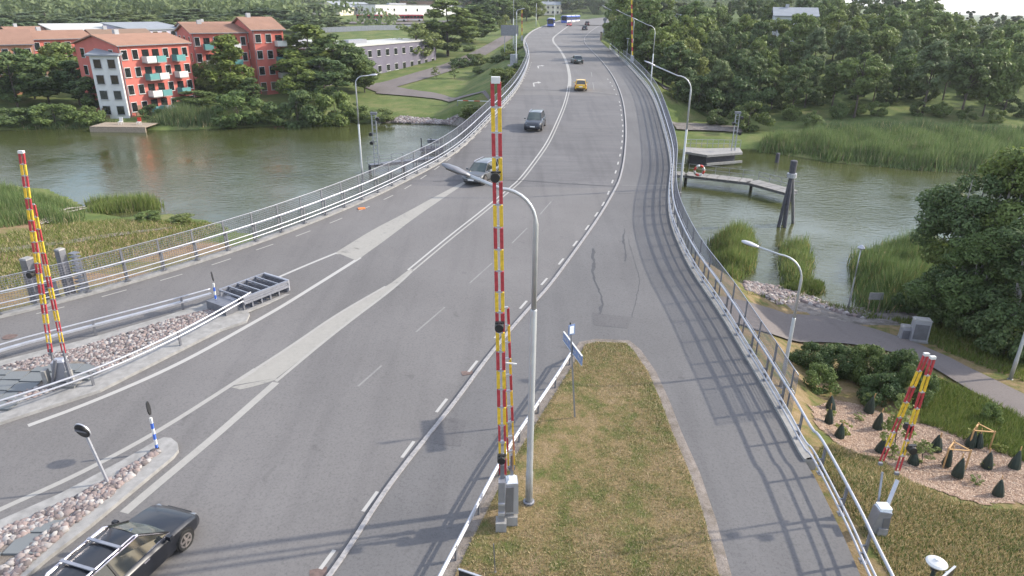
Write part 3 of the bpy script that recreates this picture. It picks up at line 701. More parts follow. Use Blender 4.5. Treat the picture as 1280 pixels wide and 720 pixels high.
# wood-chip bed
CB = [(1012, 510), (1040, 503), (1075, 510), (1110, 522), (1145, 532), (1180, 540), (1230, 558), (1300, 580), (1310, 640), (1270, 632), (1230, 634), (1190, 622), (1140, 600), (1100, 575), (1060, 568), (1040, 553), (1020, 535)]
CBw = [ag(*p) for p in CB]; cb2 = [(p.x, p.y) for p in CBw]
def drape(poly, name, mat, dz, step=.5):
    P_ = np.array(poly); mn, mxx = P_.min(0), P_.max(0); X, Y = np.meshgrid(np.arange(mn[0], mxx[0] + step, step), np.arange(mn[1], mxx[1] + step, step))
    Z = gh(X, Y) + dz; ny_, nx_ = X.shape; i, j = np.meshgrid(np.arange(nx_ - 1), np.arange(ny_ - 1)); a = (j * nx_ + i).ravel()
    cxx = X[:-1, :-1].ravel() + step / 2; cyy = Y[:-1, :-1].ravel() + step / 2; k = inpoly(cxx, cyy, poly); a = a[k]
    return link(name, npmesh(name, np.stack([X.ravel(), Y.ravel(), Z.ravel()], 1), np.stack([a, a + 1, a + 1 + nx_, a + nx_], 1), mat), None, 'structure')
drape(cb2, 'mulch_bed', M['chips'], .03, .25)
rocks('wood_chips', cb2, 16000, .02, .045, lambda x, y: gh(x, y) + .035, 'chip_stone', 'pale wood chips spread over the planting bed by the right boom', 'mulch', None, .2)
# ------------------------------------------------------------------ railings
def railing(name, label, pl, side, y_end, panel_y, mesh_n=14, near=None):
    """pl: edge polyline; side=-1 left of travel / +1 right; posts every 2 m"""
    base = pl[0]; root = thing(name, label, 'railing', (base.x, base.y, base.z))
    o1 = .20 * side; o2 = .46 * side
    P_ = resample(offset(pl, o1, .15), 2.0)
    pm = MB().bar((0, 0, 0), (0, 0, 1.12), .07, .09); pm.bar((0, 0, .60), (-.13 * side, 0, .60), .05); pm.bar((0, 0, .32), (-.13 * side, 0, .32), .05); pm.box((0, 0, .015), (.2, .24, .03))
    pme = pm.mesh('post', M['galvd'])
    pp = MB().bar((0, 0, -.1), (0, 0, 1.80), .05, .09); pp.bar((0, 0, .95), (-.24 * side, 0, .95), .04); ppe = pp.mesh('screen_post', M['galvd'])
    for i, p in enumerate(P_):
        if p.y > 130 and i % 2: continue
        q = P_[min(i + 1, len(P_) - 1)] - P_[max(i - 1, 0)]; rz = atan2(q.y, q.x) - pi / 2
        link('post', pme, root, None, p - root.location, rz)
        if panel_y[0] <= p.y <= panel_y[1]:
            w_ = Vector((cos(rz), sin(rz), 0)) * (.26 * side); link('screen_post', ppe, root, None, p + w_ - root.location, rz)
    def run(off, h, r, nm, mat, y0=-99, y1=999, n=8):
        q = [p for p in offset(pl, off, .15 + h) if y0 <= p.y <= y1]
        if len(q) > 1: MB().tube(q, r, n).build(nm, M[mat], root, world=True, smooth=True)
    run(o1 - .16 * side, .60, .038, 'guard_rail', 'galv2'); run(o1 - .16 * side, .33, .038, 'guard_rail', 'galv2'); run(o1, 1.14, .05, 'handrail', 'galv2')
    run(o2, 1.80, .022, 'screen_top_rail', 'galv', *panel_y, 6); run(o2, .95, .02, 'screen_middle_rail', 'galv2', *panel_y, 6)
    mb = MB()
    for k in range(mesh_n):
        h = -.02 + 1.8 * (k + .5) / mesh_n
        q = [p for p in offset(pl, o2, .15 + h) if panel_y[0] <= p.y <= panel_y[1]]; q = resample(q, 2.5 if True else 1)
        if len(q) > 1:
            z_ = Vector((0, 0, .011)); mb.strip([p - z_ for p in q], [p + z_ for p in q])
    q = resample([p for p in offset(pl, o2, .15) if panel_y[0] <= p.y <= min(panel_y[1], 90)], .13)
    for p in q: mb.bar(p, p + Vector((0, 0, 1.78)), .013, .013)
    n = mb.build('screen_wires', M['wire'], root, world=True, kind='stuff')
    return root
KLr = [p for p in cut(KL, 25, 190)]
railing('bridge_railing', 'grey steel railing with wire screen along the river side left of the road', KLr, -1, 190, (20, 150), 14)
WRr = cut(WR, 11.5, 178)
railing('bridge_railing', 'grey steel railing with wire screen along the footpath on the right', WRr, 1, 180, (23.2, 150), 24)
def guardrail(label, pts, hs, step=2.0, group=None, term=None, rr_=.04, dz=0, box2=False):
    pl = fixz(smooth(arl(pts)), dz); root = thing('guardrail', label, 'guardrail', tuple(pl[0]), group=group)
    pe = MB().bar((0, 0, -.1), (0, 0, hs[0] + .02), .10, .06).mesh('post', M['galvd'])
    R_ = resample(pl, step)
    for i, p in enumerate(R_):
        q = R_[min(i + 1, len(R_) - 1)] - R_[max(i - 1, 0)]; link('post', pe, root, None, p - root.location, atan2(q.y, q.x))
    for k, h in enumerate(hs):
        q = [p + Vector((0, 0, h)) for p in pl]
        if term: q = [q[0] + (q[0] - q[1]).normalized() * 1.2 + Vector((0, 0, -h + .02))] + q
        if box2 and k == 1:
            mb = MB(); 
            for a, b in zip(q[:-1], q[1:]): mb.bar(a, b, .20, .08)
            mb.build('guard_beam', M['galv2'], root, world=True)
        else: MB().tube([p + Vector((0, 0, 0)) for p in q], rr_, 8).build('guard_rail', M['galv2'], root, world=True, smooth=True)
    return root
guardrail('low double rail beside the grass wedge, running down from the blue sign', [(712, 458), (700, 478), (667, 528), (637, 574), (608, 627), (582, 680), (560, 722), (500, 840)], (.68, .56), 2.0, term=True)
guardrail('upper low rail of the left boom island, running to the crash cushion', [(-150, 505), (0, 452), (100, 425), (200, 398), (266, 379)], (.72, .45), 4.0, box2=True, dz=.1)
guardrail('lower curved rail of the left boom island, nearest the camera', [(-200, 600), (0, 526), (30, 517), (128, 482), (200, 449), (250, 423), (298, 395), (316, 384)], (.72, .50), 4.0, dz=.12, rr_=.045)
# ---- crash cushion
def crash():
    c = [ar(276, 378), ar(307, 391), ar(361, 364), ar(331, 356)]        # near-left, near-right, far-right, far-left
    o = (c[0] + c[1]) / 2; ax = (c[2] + c[3]) / 2 - o; Lc = ax.length; rz = atan2(ax.y, ax.x)
    sd_ = Vector((-ax.y, ax.x, 0)).normalized(); wd = (abs((c[0] - c[1]).dot(sd_)) + abs((c[3] - c[2]).dot(sd_))) / 2
    t = thing('crash_cushion', 'grey steel crash cushion with open bays at the island tip', 'crash barrier', (o.x, o.y, zroad(o.y)), rz)
    for s in (-1, 1):
        for z_, w_ in ((.74, .10), (.60, .04), (.46, .10)): MB().box((Lc / 2, s * (wd / 2 + (.02 if w_ > .05 else 0)), z_), (Lc, w_, .12)).build('side_beam', M['galv'], t)
        MB().box((Lc / 2, s * (wd / 2 + .14), .05), (Lc + .6, .24, .08)).build('base_rail', M['conc_light'], t)
    n = 5
    for i in range(n + 1):
        x = Lc * i / n; MB().box((x, 0, .76), (.07, wd - .04, .08)).build('cross_frame', M['galv'], t)
        for s in (-1, 1): MB().box((x, s * (wd / 2 - .08), .36), (.07, .08, .7)).build('frame_leg', M['galv'], t)
        if i: MB().box((x - .03, 0, .40), (.03, wd - .3, .55)).build('diaphragm', M['galvd'], t)
    for i in range(n):
        x = Lc * (i + .5) / n
        MB().box((x - Lc / n * .18, wd * .2, .22), (Lc / n * .45, wd * .42, .34)).build('energy_cell', M['galv2'], t)
        MB().box((x, 0, .03), (Lc / n - .1, wd * .9, .05)).build('floor_plate', M['galvd'], t)
    MB().box((-.55, 0, .3), (.8, wd * .8, .5)).build('backing_box', M['galvd'], t); MB().box((Lc + .06, 0, .5), (.08, wd + .1, .62)).build('nose', M['galv2'], t)
crash()
# ------------------------------------------------------------------ street lamps
def lamp(label, base, H, arm, rise=.35, r=.075, head=True, group=None, base_h=1.2, name='street_lamp', collar=.55, bracket=False, hl=.75):
    b = Vector(base); t = thing(name, label, 'street lamp', tuple(b), group=group)
    MB().lathe([(r * 1.25, 0), (r * 1.25, base_h), (r * 1.1, base_h + .05), (r * 1.05, H * collar), (r * .95, H * collar + .02)], (0, 0, 0), 10).build('lower_pole', M['alu'], t, smooth=True)
    a = Vector((arm[0], arm[1], 0)); al = a.length; R_ = min(1.1, al * .5)
    pts = [Vector((0, 0, H * collar)), Vector((0, 0, H - R_))]
    if al > .1:
        ad = a.normalized()
        for k in range(1, 8):
            q = pi / 2 * k / 8; pts.append(Vector((0, 0, H - R_)) + ad * R_ * (1 - cos(q)) + Vector((0, 0, R_ * sin(q))))
        pts.append(ad * R_ + Vector((0, 0, H))); pts.append(a + Vector((0, 0, H + rise)))
    MB().tube(pts, [r * .8] * 2 + [r * .55] * (len(pts) - 2), 8).build('arm' if al > .1 else 'upper_pole', M['alu'], t, smooth=True)
    if head and al > .1:
        e = a + Vector((0, 0, H + rise)); d = (pts[-1] - pts[-2]).normalized()
        s = MB(); pr = []
        q1 = e - d * .15; q2 = e + d * hl
        sd_ = d.cross(Vector((0, 0, 1))).normalized()
        ring = []
        for k, (f, w_, h_) in enumerate([(0, .06, .05), (.15, .10, .07), (.45, .17, .09), (.8, .17, .07), (1, .08, .03)]):
            c_ = q1.lerp(q2, f)
            ring += [c_ + sd_ * w_, c_ + sd_ * w_ * .6 + Vector((0, 0, h_)), c_ - sd_ * w_ * .6 + Vector((0, 0, h_)), c_ - sd_ * w_, c_ - sd_ * w_ * .7 - Vector((0, 0, h_ * .5)), c_ + sd_ * w_ * .7 - Vector((0, 0, h_ * .5))]
        fs = [(i * 6 + j, i * 6 + (j + 1) % 6, (i + 1) * 6 + (j + 1) % 6, (i + 1) * 6 + j) for i in range(4) for j in range(6)] + [tuple(reversed(range(6))), tuple(range(24, 30))]
        s.add(ring, fs); s.build('lamp_head', M['galvd'] if hl == .68 else M['galv2'], t, smooth=True)
        MB().bar(q1.lerp(q2, .4) - Vector((0, 0, .055)), q1.lerp(q2, .85) - Vector((0, 0, .05)), .2, .02).build('lens', M['glass'], t)
    if bracket: MB().box((-.15, 0, -.25), (.5, .4, .5)).build('bracket', M['conc_light'], t)
    else: MB().lathe([(r * 2, -.1), (r * 2, .03), (r * 1.5, .05)], (0, 0, 0), 10).build('base_plate', M['galvd'], t)
    return t
b = ar(661, 627, .2); lamp('tall curved street lamp on the grass beside the tall central boom', b, 10.55, (-1.95, .15), .38, .095, hl=.68, collar=.66)
lamps = 'curved lamps on the outer side of the footpath railing'
def wr_side(Y, off): 
    p = Vector((interpx(WR, Y), Y, 0)); q = Vector((interpx(WR, Y + 1), Y + 1, 0)); d = (q - p).normalized(); return Vector((p.x + d.y * off, p.y - d.x * off, zroad(Y)))
for i, (Y, lb) in enumerate([(54.2, 'nearest curved lamp outside the footpath railing over the water'), (109, 'second curved lamp outside the footpath railing'), (137, 'third curved lamp along the footpath railing, before the woods'), (172, 'farthest curved lamp along the footpath railing')]):
    p = wr_side(Y, .95); p.z -= .25
    lamp(lb, p, 9.0, (-3.0 + .1 * i, .3), .75, .085, bracket=True, group=lamps)
p = at(453.5, 226, zroad(55)); lamp('slim lamp pole outside the left railing, above the water', p, 8.3, (1.2, .2), .05, .07, hl=.5)
for (px, py, top, ax_, lb) in [(645, 79, 12, .9, 'slim lamp pole behind the left kerb where the bridge reaches land'), (693, 26, -14, 1.5, 'lamp pole left of the road beyond the leading bus'), (670, 33, 4, .0, 'thin grey pole left of the far road bend'), (641.5, 60, -8, 0.6, 'thick grey pole beside the far left road sign')]:
    p = ar(px, py); t_ = atY(px, top, p.y); lamp(lb, p, max(4, t_.z - p.z), (ax_, 0), .1, .09, hl=.6)
p = ag(976, 486); t_ = atY(1003, 322, p.y); lamp('curved park lamp rising behind the right railing screen', p, t_.z - p.z, (-1.9, .7), .25, .075, hl=.6)
p = ag(1262, 476); lamp('grey lamp pole at the right edge, beside the park path', p, 7.5, (1.4, 0), .2, .075)
p = ag(1059, 390); t_ = atY(1071, 312, p.y)
t = lamp('small park light on a slim pole between reeds and path', p, t_.z - p.z, (0, 0), 0, .05, False); MB().lathe([(.05, 0), (.22, .08), (.25, .14), (.10, .30), (.02, .34)], (0, 0, t_.z - p.z), 12).build('lamp_shade', M['galv2'], t)
for (px, py, h_, lb) in [(783, 76, 5.2, 'short white topped pole in the railing before the far right boom'), (855, 99, .1, '')][:1]:
    p = ar(px, py); t = lamp(lb, p, 4.2, (0, 0), 0, .06, False); MB().box((0, 0, 4.25), (.5, .4, .12)).build('lamp_cap', M['galv2'], t)
# luminaire seen from above, bottom right
p = at(1171, 703, 3.2); gz = hz(p.x, p.y)
t = thing('park_light', 'white disc topped park light at the bottom right corner', 'park light', (p.x, p.y, gz))
MB().lathe([(.06, 0), (.05, p.z - gz - .1)], (0, 0, 0), 10).build('pole', M['bag'], t); MB().lathe([(.05, -.25), (.09, -.22), (.09, -.05), (.05, 0)], (0, 0, p.z - gz), 12).build('neck', M['glass'], t)
MB().lathe([(.23, -.03), (.24, 0), (.20, .035), (.11, .07), (.06, .085), (.055, .11), (.01, .115)], (0, 0, p.z - gz), 24).build('disc', M['white'], t, smooth=False)
# ------------------------------------------------------------------ boom barriers
def boom(label, base, top, n, sep, pair, w=.11, lights=(), cap=True, group=None, gapstart=0.0, vertsep=None):
    """lattice arm: two striped tubes n bands long, joined by ladder pieces"""
    b = Vector(base); T = Vector(top); t = thing('raised_boom', label, 'boom barrier', tuple(b), group=group)
    a = (T - b) / n; s_ = Vector(sep)
    for i in range(n):
        col = 'red' if (n - 1 - i) % 2 == 0 else 'yellow'
        for k in (-.5, .5):
            p = a * i + s_ * k * (1.0 if i < n * .6 or not pair else 1.0); q = p + a * .93
            rr_ = w * (.36 if i < 3 else .5)
            MB().bar(p, q, rr_ * 2 * .62, rr_ * 2 * .62).build('band', M[col], t)
        MB().bar(a * (i + .965) - s_ * .5, a * (i + .965) + s_ * .5, w * .6, a.length * .10).build('joint', M['galv2'], t)
    MB().bar(-s_ * .5 - a * .2, s_ * .5 - a * .2, w, w).build('foot_joint', M['galvd'], t)
    if cap: MB().bar(a * n - s_ * .65, a * n + s_ * .65, w * 1.2, w).build('end_cap', M['white'], t)
    for (f, dx) in lights:
        c_ = a * (n * f) + Vector((dx, -w, 0)); MB().tube([c_ + Vector((0, .05, 0)), c_ + Vector((0, -.16, 0))], [.13, .12], 14).build('warning_light', M['black'], t)
        MB().bar(c_ + Vector((-.12, 0, .12)), c_ + Vector((.14, 0, .12)), .1, .03).build('light_bracket', M['black'], t)
    return t
def cabinet(label, c, dims, rz=0, mat='galv2', base=True, name='boom_drive_cabinet', cat='barrier machine'):
    t = thing(name, label, cat, tuple(c), rz)
    x, y, z = dims; MB().box((0, 0, z / 2 + .12), (x, y, z), 0, .96).build('housing', M[mat], t); MB().box((0, 0, z + .15), (x * 1.06, y * 1.06, .07), 0, .8).build('lid', M['conc_light'], t)
    MB().box((0, -y / 2 - .006, z * .55), (x * .8, .014, z * .72)).build('door', M['galvd'], t)
    if base: MB().box((0, 0, .03), (x * 1.1, y * 1.1, .2)).build('plinth', M['concrete'], t)
    return t
# central: tall pair arm + shorter second pair behind it
Bc = ar(632, 655, .15)
top1 = atY(619.6, 100, Bc.y - .05)
boom('very tall red and yellow banded boom raised at the centre of the view', (Bc.x - .10, Bc.y + .05, Bc.z + 1.9), top1, 19, (.165, 0, 0), True, .15, lights=((.80, -.05), (.44, -.02), (.06, -.03)))
t2 = atY(631, 384, Bc.y + .35)
boom('shorter red and yellow boom standing tight behind the tall central one', (Bc.x + .16, Bc.y + .38, Bc.z + 2.0), t2, 10, (.18, .06, 0), True, .12, cap=False)
t = thing('barrier_machine', 'grey two part machine carrying the tall central boom', 'barrier machine', tuple(Bc))
MB().box((-.13, -.12, .9), (.20, .26, 1.8)).build('counterweight_arm', M['galv'], t)
MB().box((-.13, -.14, 1.0), (.205, .30, .06)).build('weight_plate', M['galv2'], t)
MB().box((-.13, -.14, .62), (.205, .30, .10)).build('weight_plate', M['galv2'], t)
MB().box((.17, .20, 1.0), (.42, .46, 1.15), .1, .92).build('housing', M['galv2'], t)
MB().box((.17, .20, 1.62), (.34, .40, .14), .1, .5).build('housing_lid', M['lamp_white'], t)
MB().box((.12, -.05, 1.0), (.24, .03, .95), .1).build('housing_door', M['galvd'], t)
MB().box((-.14, -.18, .12), (.34, .36, .40)).build('weight_foot', M['conc_light'], t); MB().box((.18, .16, .16), (.40, .5, .36)).build('plinth', M['conc_light'], t)
MB().bar((-.12, 0, 1.7), (-.12, .02, 2.3), .12).bar((.18, .3, 1.6), (.18, .36, 2.4), .10).build('arm_hinge', M['galvd'], t)
MB().bar((.22, .3, 1.7), (.20, .2, 3.3), .035).build('guy_rod', M['woodl'], t)
r_ = MB().bar(atY(632, 453.5, Bc.y) - Vector(Bc), atY(646, 455, Bc.y) - Vector(Bc), .035); r_.build('side_rod', M['white'], t)
# left pair
Bl = ar(66, 480, .3); Bl2 = ar(84, 472, .3)
tl = atY(26.5, 190, Bl.y + .2)
boom('left raised boom with its wide pair of tubes, outer arm', (atY(63, 440, Bl.y)), tl, 19, (.15, 0, 0), True, .10, lights=((.42, -.22),))
boom('left raised boom with its wide pair of tubes, inner arm', (atY(80, 441, Bl2.y)), atY(41, 255, Bl2.y + .1), 13, (.13, 0, 0), True, .09, cap=False, lights=())
t = thing('barrier_machine', 'grey lever machine on the stone slabs under the left booms', 'barrier machine', tuple((Bl + Bl2) / 2)); c0 = Vector(t.location)
for (x0, y0, x1, y1, r) in [(66, 478, 69, 450, .05), (66, 450, 62, 436, .03), (90, 478, 82, 452, .05), (82, 452, 79, 438, .03)]:
    MB().bar(atY(x0, y0, Bl.y) - c0, atY(x1, y1, Bl.y) - c0, r * 2).build('lever', M['galvd'], t)
MB().box((0.1, .1, .45), (.55, .45, .9), .2, .9).build('housing', M['galv'], t); MB().box((.1, .1, .94), (.5, .42, .08), .2, .7).build('housing_lid', M['galv2'], t)
MB().box((-.42, -.15, .25), (.16, .3, .7)).build('counterweight', M['conc_light'], t); MB().box((.52, -.1, .2), (.16, .3, .7)).build('counterweight', M['conc_light'], t); MB().box((.1, .1, -.1), (1.3, .8, .1)).build('foot_plate', M['concrete'], t)
# right pair
Br = ag(1098, 668); 
a1 = atY(1102, 576, Br.y + .8); a2 = atY(1122, 588, Br.y + .5)
boom('right raised boom, rear arm leaning over the mulch bed', a1, atY(1158, 443, Br.y + .9), 7, (.12, 0, 0), True, .088, lights=((.35, .30),), gapstart=1)
boom('right raised boom, front arm leaning over the mulch bed', a2, atY(1166, 447, Br.y + .6), 7, (.12, 0, 0), True, .088, lights=((.22, .14),))
t = thing('barrier_machine', 'grey boom machine on the grass behind the right railing', 'barrier machine', tuple(Br)); c0 = Vector(Br)
MB().bar(atY(1090, 668, Br.y) - c0, atY(1104, 636, Br.y) - c0, .42, .4).build('housing', M['galv'], t); MB().bar(atY(1104, 637, Br.y) - c0, atY(1105.5, 632, Br.y) - c0, .36, .34).build('housing_lid', M['lamp_white'], t)
MB().bar(atY(1094, 672, Br.y) - c0, atY(1100, 655, Br.y) - c0, .3, .5).build('plinth', M['concrete'], t)
MB().bar(atY(1097, 633, Br.y + .4) - c0, atY(1103, 590, Br.y + .8) - c0, .06).build('lever', M['galv'], t); MB().bar(atY(1106, 640, Br.y + .1) - c0, atY(1122, 600, Br.y + .5) - c0, .11).build('lever', M['galv2'], t)
MB().bar(atY(1101, 676, Br.y - .1) - c0, atY(1107, 645, Br.y - .1) - c0, .22).build('counterweight', M['galvd'], t)
# far booms
for (px, py, top, lb) in [(790.5, 69, 0, 'distant orange banded boom right of the road before the woods'), (652.5, 44, 12, 'distant orange banded boom left of the far road bend')]:
    Y = 126 if px > 700 else 190
    p = atY(px, py, Y); q = atY(px - (1 if px > 700 else 0), top, Y)
    t = thing('raised_boom', lb, 'boom barrier', tuple(p)); n = 13 if px > 700 else 7; a = (q - p) / n
    for i in range(n): MB().bar(a * i, a * (i + .97), .22).build('band', M['red' if i % 2 else 'yellow'], t)
    MB().bar(-a * 1.6, a * 0, .2).build('lever', M['galv2'], t); MB().box((0, 0, -.9 * a.length), (.5, .5, 1.0)).build('housing', M['galv'], t)
# white boom across the far left path
p = ag(572, 133); q = ag(622, 136)
t = thing('path_barrier', 'white boom with red marks across the far left path', 'barrier', tuple(p)); z_ = Vector((0, 0, .95))
d_ = (Vector(q) - Vector(p))
for i in range(7): MB().bar(z_ + d_ * i / 7, z_ + d_ * (i + 1) / 7, .12).build('band', M['red_light' if i in (1, 3) else 'white'], t)
MB().bar((0, 0, 0), z_, .1).build('post', M['galvd'], t); MB().bar(d_, d_ + z_ * 1.1, .2).build('post', M['galvd'], t)
# ------------------------------------------------------------------ signs and marker posts
def round_sign(label, basepx, toppx, r, group=None, rim='galv2'):
    b = ar(*basepx, .15); c = atY(*toppx, b.y); t = thing('road_sign', label, 'road sign', tuple(b)); cl = c - b
    MB().bar((0, 0, 0), cl, .07, .07).build('pole', M['galv2'], t)
    f = cl + Vector((0, -.05, .0)); nrm = Vector((.25, .95, .20)).normalized()     # we see its back, tipped to the traffic
    MB().tube([f - nrm * .02, f + nrm * .02], r, 24).build('rim', M[rim], t)
    MB().tube([f - nrm * .05, f - nrm * .015], r * .90, 24).build('back_plate', M['black'], t)
    MB().bar(f + Vector((-r * .7, -.06, .04)), f + Vector((r * .7, -.06, -.04)), .05).build('bracket', M['galvd'], t); return t
round_sign('round sign with a dark back on the small splitter island', (135.5, 604), (104.5, 537), .30)
def marker(label, basepx, toppx, group='blue and white banded marker posts on island tips'):
    b = ar(*basepx, .15); T = atY(*toppx, b.y); t = thing('marker_post', label, 'marker post', tuple(b), group=group); v = T - b; n = 6
    for i in range(n): MB().bar(v * (i * .62 / n), v * ((i + 1) * .62 / n), .075).build('band', M['white' if i % 2 else 'bluep'], t)
    MB().bar(v * .0 - Vector((0, 0, .05)), v * .04, .10).build('foot', M['black'], t)
    # narrow upright plate on top, seen nearly edge-on
    c_ = v * .80; nrm = Vector((.92, .36, .12)).normalized()
    MB().tube([c_ - nrm * .015, c_ + nrm * .015], .26, 18).build('plate', M['black'], t); return t
marker('blue and white marker post at the tip of the small splitter island', (196.5, 562), (183, 497)); marker('blue and white marker post in front of the crash cushion', (271, 383), (264, 336))
# blue direction sign near the wedge tip
b = ar(718.5, 521, .2); T = atY(713, 408, b.y); t = thing('direction_sign', 'blue direction sign with white lettering beside the grass wedge', 'road sign', tuple(b)); v = T - b
MB().bar((0, 0, 0), v, .06).build('pole', M['galv'], t)
p0 = atY(704.5, 421, b.y - .45) - b; p1 = atY(727, 451, b.y + .35) - b
ctr = (p0 + p1) / 2; ax = (p1 - p0); 
dr = Vector((.55, -.83, 0)).normalized(); ln = 1.35
ctr = atY(716, 436, b.y) - b
a_ = at(704.5, 420, ctr.z + b.z) - b; b_ = at(727.5, 451, ctr.z + b.z) - b; dr = (b_ - a_).normalized()
# a plank seen steeply from above and along its length
MB().bar(a_, b_, .04, .36).build('plate', M['blue'], t)
MB().bar(a_ + Vector((0, 0, .19)), b_ + Vector((0, 0, .19)), .055, .02).build('edge_strip', M['white'], t)
MB().bar(a_ + Vector((0, 0, -.19)), b_ + Vector((0, 0, -.19)), .055, .02).build('edge_strip', M['white'], t)
nn = Vector((-dr.y, dr.x, 0)) * -1
for k in range(11):
    if k in (3, 8): continue
    c_ = a_.lerp(b_, .08 + .085 * k) + nn * .026; MB().bar(c_ - dr * .018 - Vector((0, 0, .06)), c_ - dr * .018 + Vector((0, 0, .06)), .012, .02).bar(c_ + dr * .02 - Vector((0, 0, .06)), c_ + dr * .02 + Vector((0, 0, random.choice((.0, .06)))), .012, .02).build('letter', M['white'], t)
MB().bar(v * .86, v * 1.04, .05).build('pole_top', M['black'], t)
c_ = v + Vector((0, -.03, -.12)); MB().box(tuple(c_ + Vector((.05, 0, 0))), (.28, .03, .42), .5).build('small_plate', M['blue'], t); MB().box(tuple(c_ + Vector((.05, -.02, 0))), (.18, .03, .30), .5).build('symbol', M['lamp_white'], t)
# signs cropped by the bottom edge
for (px, py, z_, wd, lb, nm, rzz) in [(592, 717, 2.6, .8, 'dark backed road sign cropped by the bottom edge, left of the wedge', 0, -.4), (1184, 715, 2.6, .7, 'dark backed road sign cropped by the bottom edge at the right corner', 0, .6)]:
    c_ = at(px, py, z_); g_ = max(hz(c_.x, c_.y), zroad(c_.y) - .2); t = thing('road_sign', lb, 'road sign', (c_.x, c_.y, g_))
    MB().bar((0, 0, 0), (0, 0, z_ - g_), .06).build('pole', M['galv'], t)
    MB().box((0, -.03, z_ - g_ - .3), (wd, .03, .6), rzz).build('plate', M['black'], t); MB().box((0, -.03, z_ - g_ + .01), (wd + .04, .05, .03), rzz).build('rim', M['galv2'], t)
b = ar(619, 716, .1); t = thing('snow_stake', 'thin grey stake in the grass near the bottom edge', 'stake', tuple(b)); MB().bar((0, 0, 0), atY(617, 680, b.y) - b, .03).build('stake', M['galvd'], t); MB().lathe([(.04, 0), (.04, .05)], (0, 0, 0)).build('foot', M['concrete'], t)
b = ag(1090, 391); t = thing('information_board', 'small white information board on two legs before the dark trees', 'sign', tuple(b))
for s in (-.35, .35): MB().bar((s, 0, 0), (s, 0, 1.5), .06).build('leg', M['wood'], t)
MB().box((0, -.04, 1.25), (.95, .05, .5)).build('board', M['conc_light'], t)
# far left dark sign beside the road
p = ar(637, 60); t = thing('road_sign', 'large grey backed direction sign left of the far end of the bridge', 'road sign', tuple(p))
q = atY(637, 38, p.y) - p; MB().box((q.x, 0, q.z), (4.2, .1, 2.4)).build('panel', M['galvd'], t)
for s in (-1.2, 1.2): MB().bar((s, .1, -2), (s, .1, q.z), .15).build('pole', M['galv'], t)
p = ar(648, 78); t = thing('control_cabinet', 'pale cabinet platform outside the left railing at the far end', 'cabinet', tuple(p))
MB().box((-.9, 0, -.6), (2.4, 2.0, .2)).build('platform', M['conc_light'], t); MB().box((-.9, 0, .5), (1.4, .9, 2.0)).build('housing', M['galv'], t)
# dark sign/pillar right of far road
for (px, y0, y1, w_, lb) in [(755, 45, 22, 1.1, 'grey roadside cabinet and mast right of the far crossing'), (762, 40, 24, .8, 'narrow grey mast right of the far crossing')]:
    p = ar(px, y0); q = atY(px, y1, p.y) - p; t = thing('roadside_mast', lb, 'mast', tuple(p)); MB().box((0, 0, q.z / 2), (w_ * .6, .5, q.z)).build('shaft', M['galv'], t); MB().box((0, 0, q.z * .9), (w_, .7, q.z * .12)).build('head', M['galvd'], t)
p = ar(751, 50); t = thing('railing_end_post', 'brown end post where the footpath railing starts', 'post', tuple(p)); MB().box((0, 0, 1), (.5, .4, 2.2)).build('post', M['wood'], t); MB().box((0, 0, 2.15), (.6, .5, .1)).build('cap', M['dark'], t)
# ---- cabinets by the park path
for (px, py, d, lb) in [(1146, 427, (.95, .55, 1.35), 'taller grey utility cabinet beside the park path'), (1131, 426, (.75, .5, .75), 'lower grey utility cabinet left of the taller one')]:
    cabinet(lb, ag(px, py), d, -.25, 'galv2', True, 'utility_cabinet', 'cabinet')
# control cabinets behind the left railing
for (px, py, d, lb, mt) in [(37, 375, (.5, .5, 2.3), 'tall grey green cabinet behind the left railing', 'galvd'), (80, 372, (.35, .4, 2.7), 'dark louvred control column behind the left railing', 'galvd'), (56, 372, (.6, .4, .9), 'low pale cabinet between two taller ones left of the road', 'galv2')]:
    q = ar(px, py, -.2); cabinet(lb, (q.x, q.y + .6, q.z - .3), d, -.3, mt, True, 'control_cabinet', 'cabinet')
q = ar(82, 375, -.4); t = thing('louvre_screen', 'stack of dark louvres beside the left control column', 'louvre', (q.x + .6, q.y + .7, q.z))
for k in range(12): MB().box((0, 0, .25 + k * .2), (.42, .4, .05), -.3).build('louvre', M['galvd'], t)
q = ar(59, 360, -.3); t = thing('bare_pole', 'leaning pale pole behind the left boom', 'pole', tuple(q)); MB().bar((0, 0, -.5), atY(43, 288, q.y) - q, .07).build('shaft', M['galv2'], t); MB().box((0, 0, -.4), (.3, .3, .2)).build('foot', M['concrete'], t)
# ------------------------------------------------------------------ river furniture
def tower(label, px, py, top, lights, arms=True, z0=-3.0, side=1):
    b = at(px, py, z0); T = atY(px, top, b.y); H = T.z - b.z; t = thing('signal_tower', label, 'signal tower', tuple(b))
    for dx in (-.25, .25): MB().bar((dx, 0, 0), (dx, 0, H), .12).build('mast', M['galv2'], t)
    for k in range(int(H / .5)): MB().bar((-.25, 0, .4 + k * .5), (.25, 0, .4 + k * .5), .05).build('rung', M['galv'], t)
    for k, (f, dx) in enumerate(lights): MB().tube([(dx, -.1, H * f), (dx, -.45, H * f - .03)], .22, 12).build('signal_light', M['black'], t); MB().bar((0, 0, H * f), (dx, 0, H * f), .05).build('light_arm', M['galv'], t)
    MB().box((0, .1, H + .1), (.8, .4, .3)).build('top_box', M['galvd'], t); return t
tower('signal mast with dark lamps over the water left of the bridge', 471, 206, 143, [(.62, -.45), (.45, -.4), (.92, .5)])
tower('signal mast with a ladder on the concrete dock right of the bridge', 916, 190, 142, [(.9, .5), (.75, -.5), (.5, .5)], z0=-2.6)
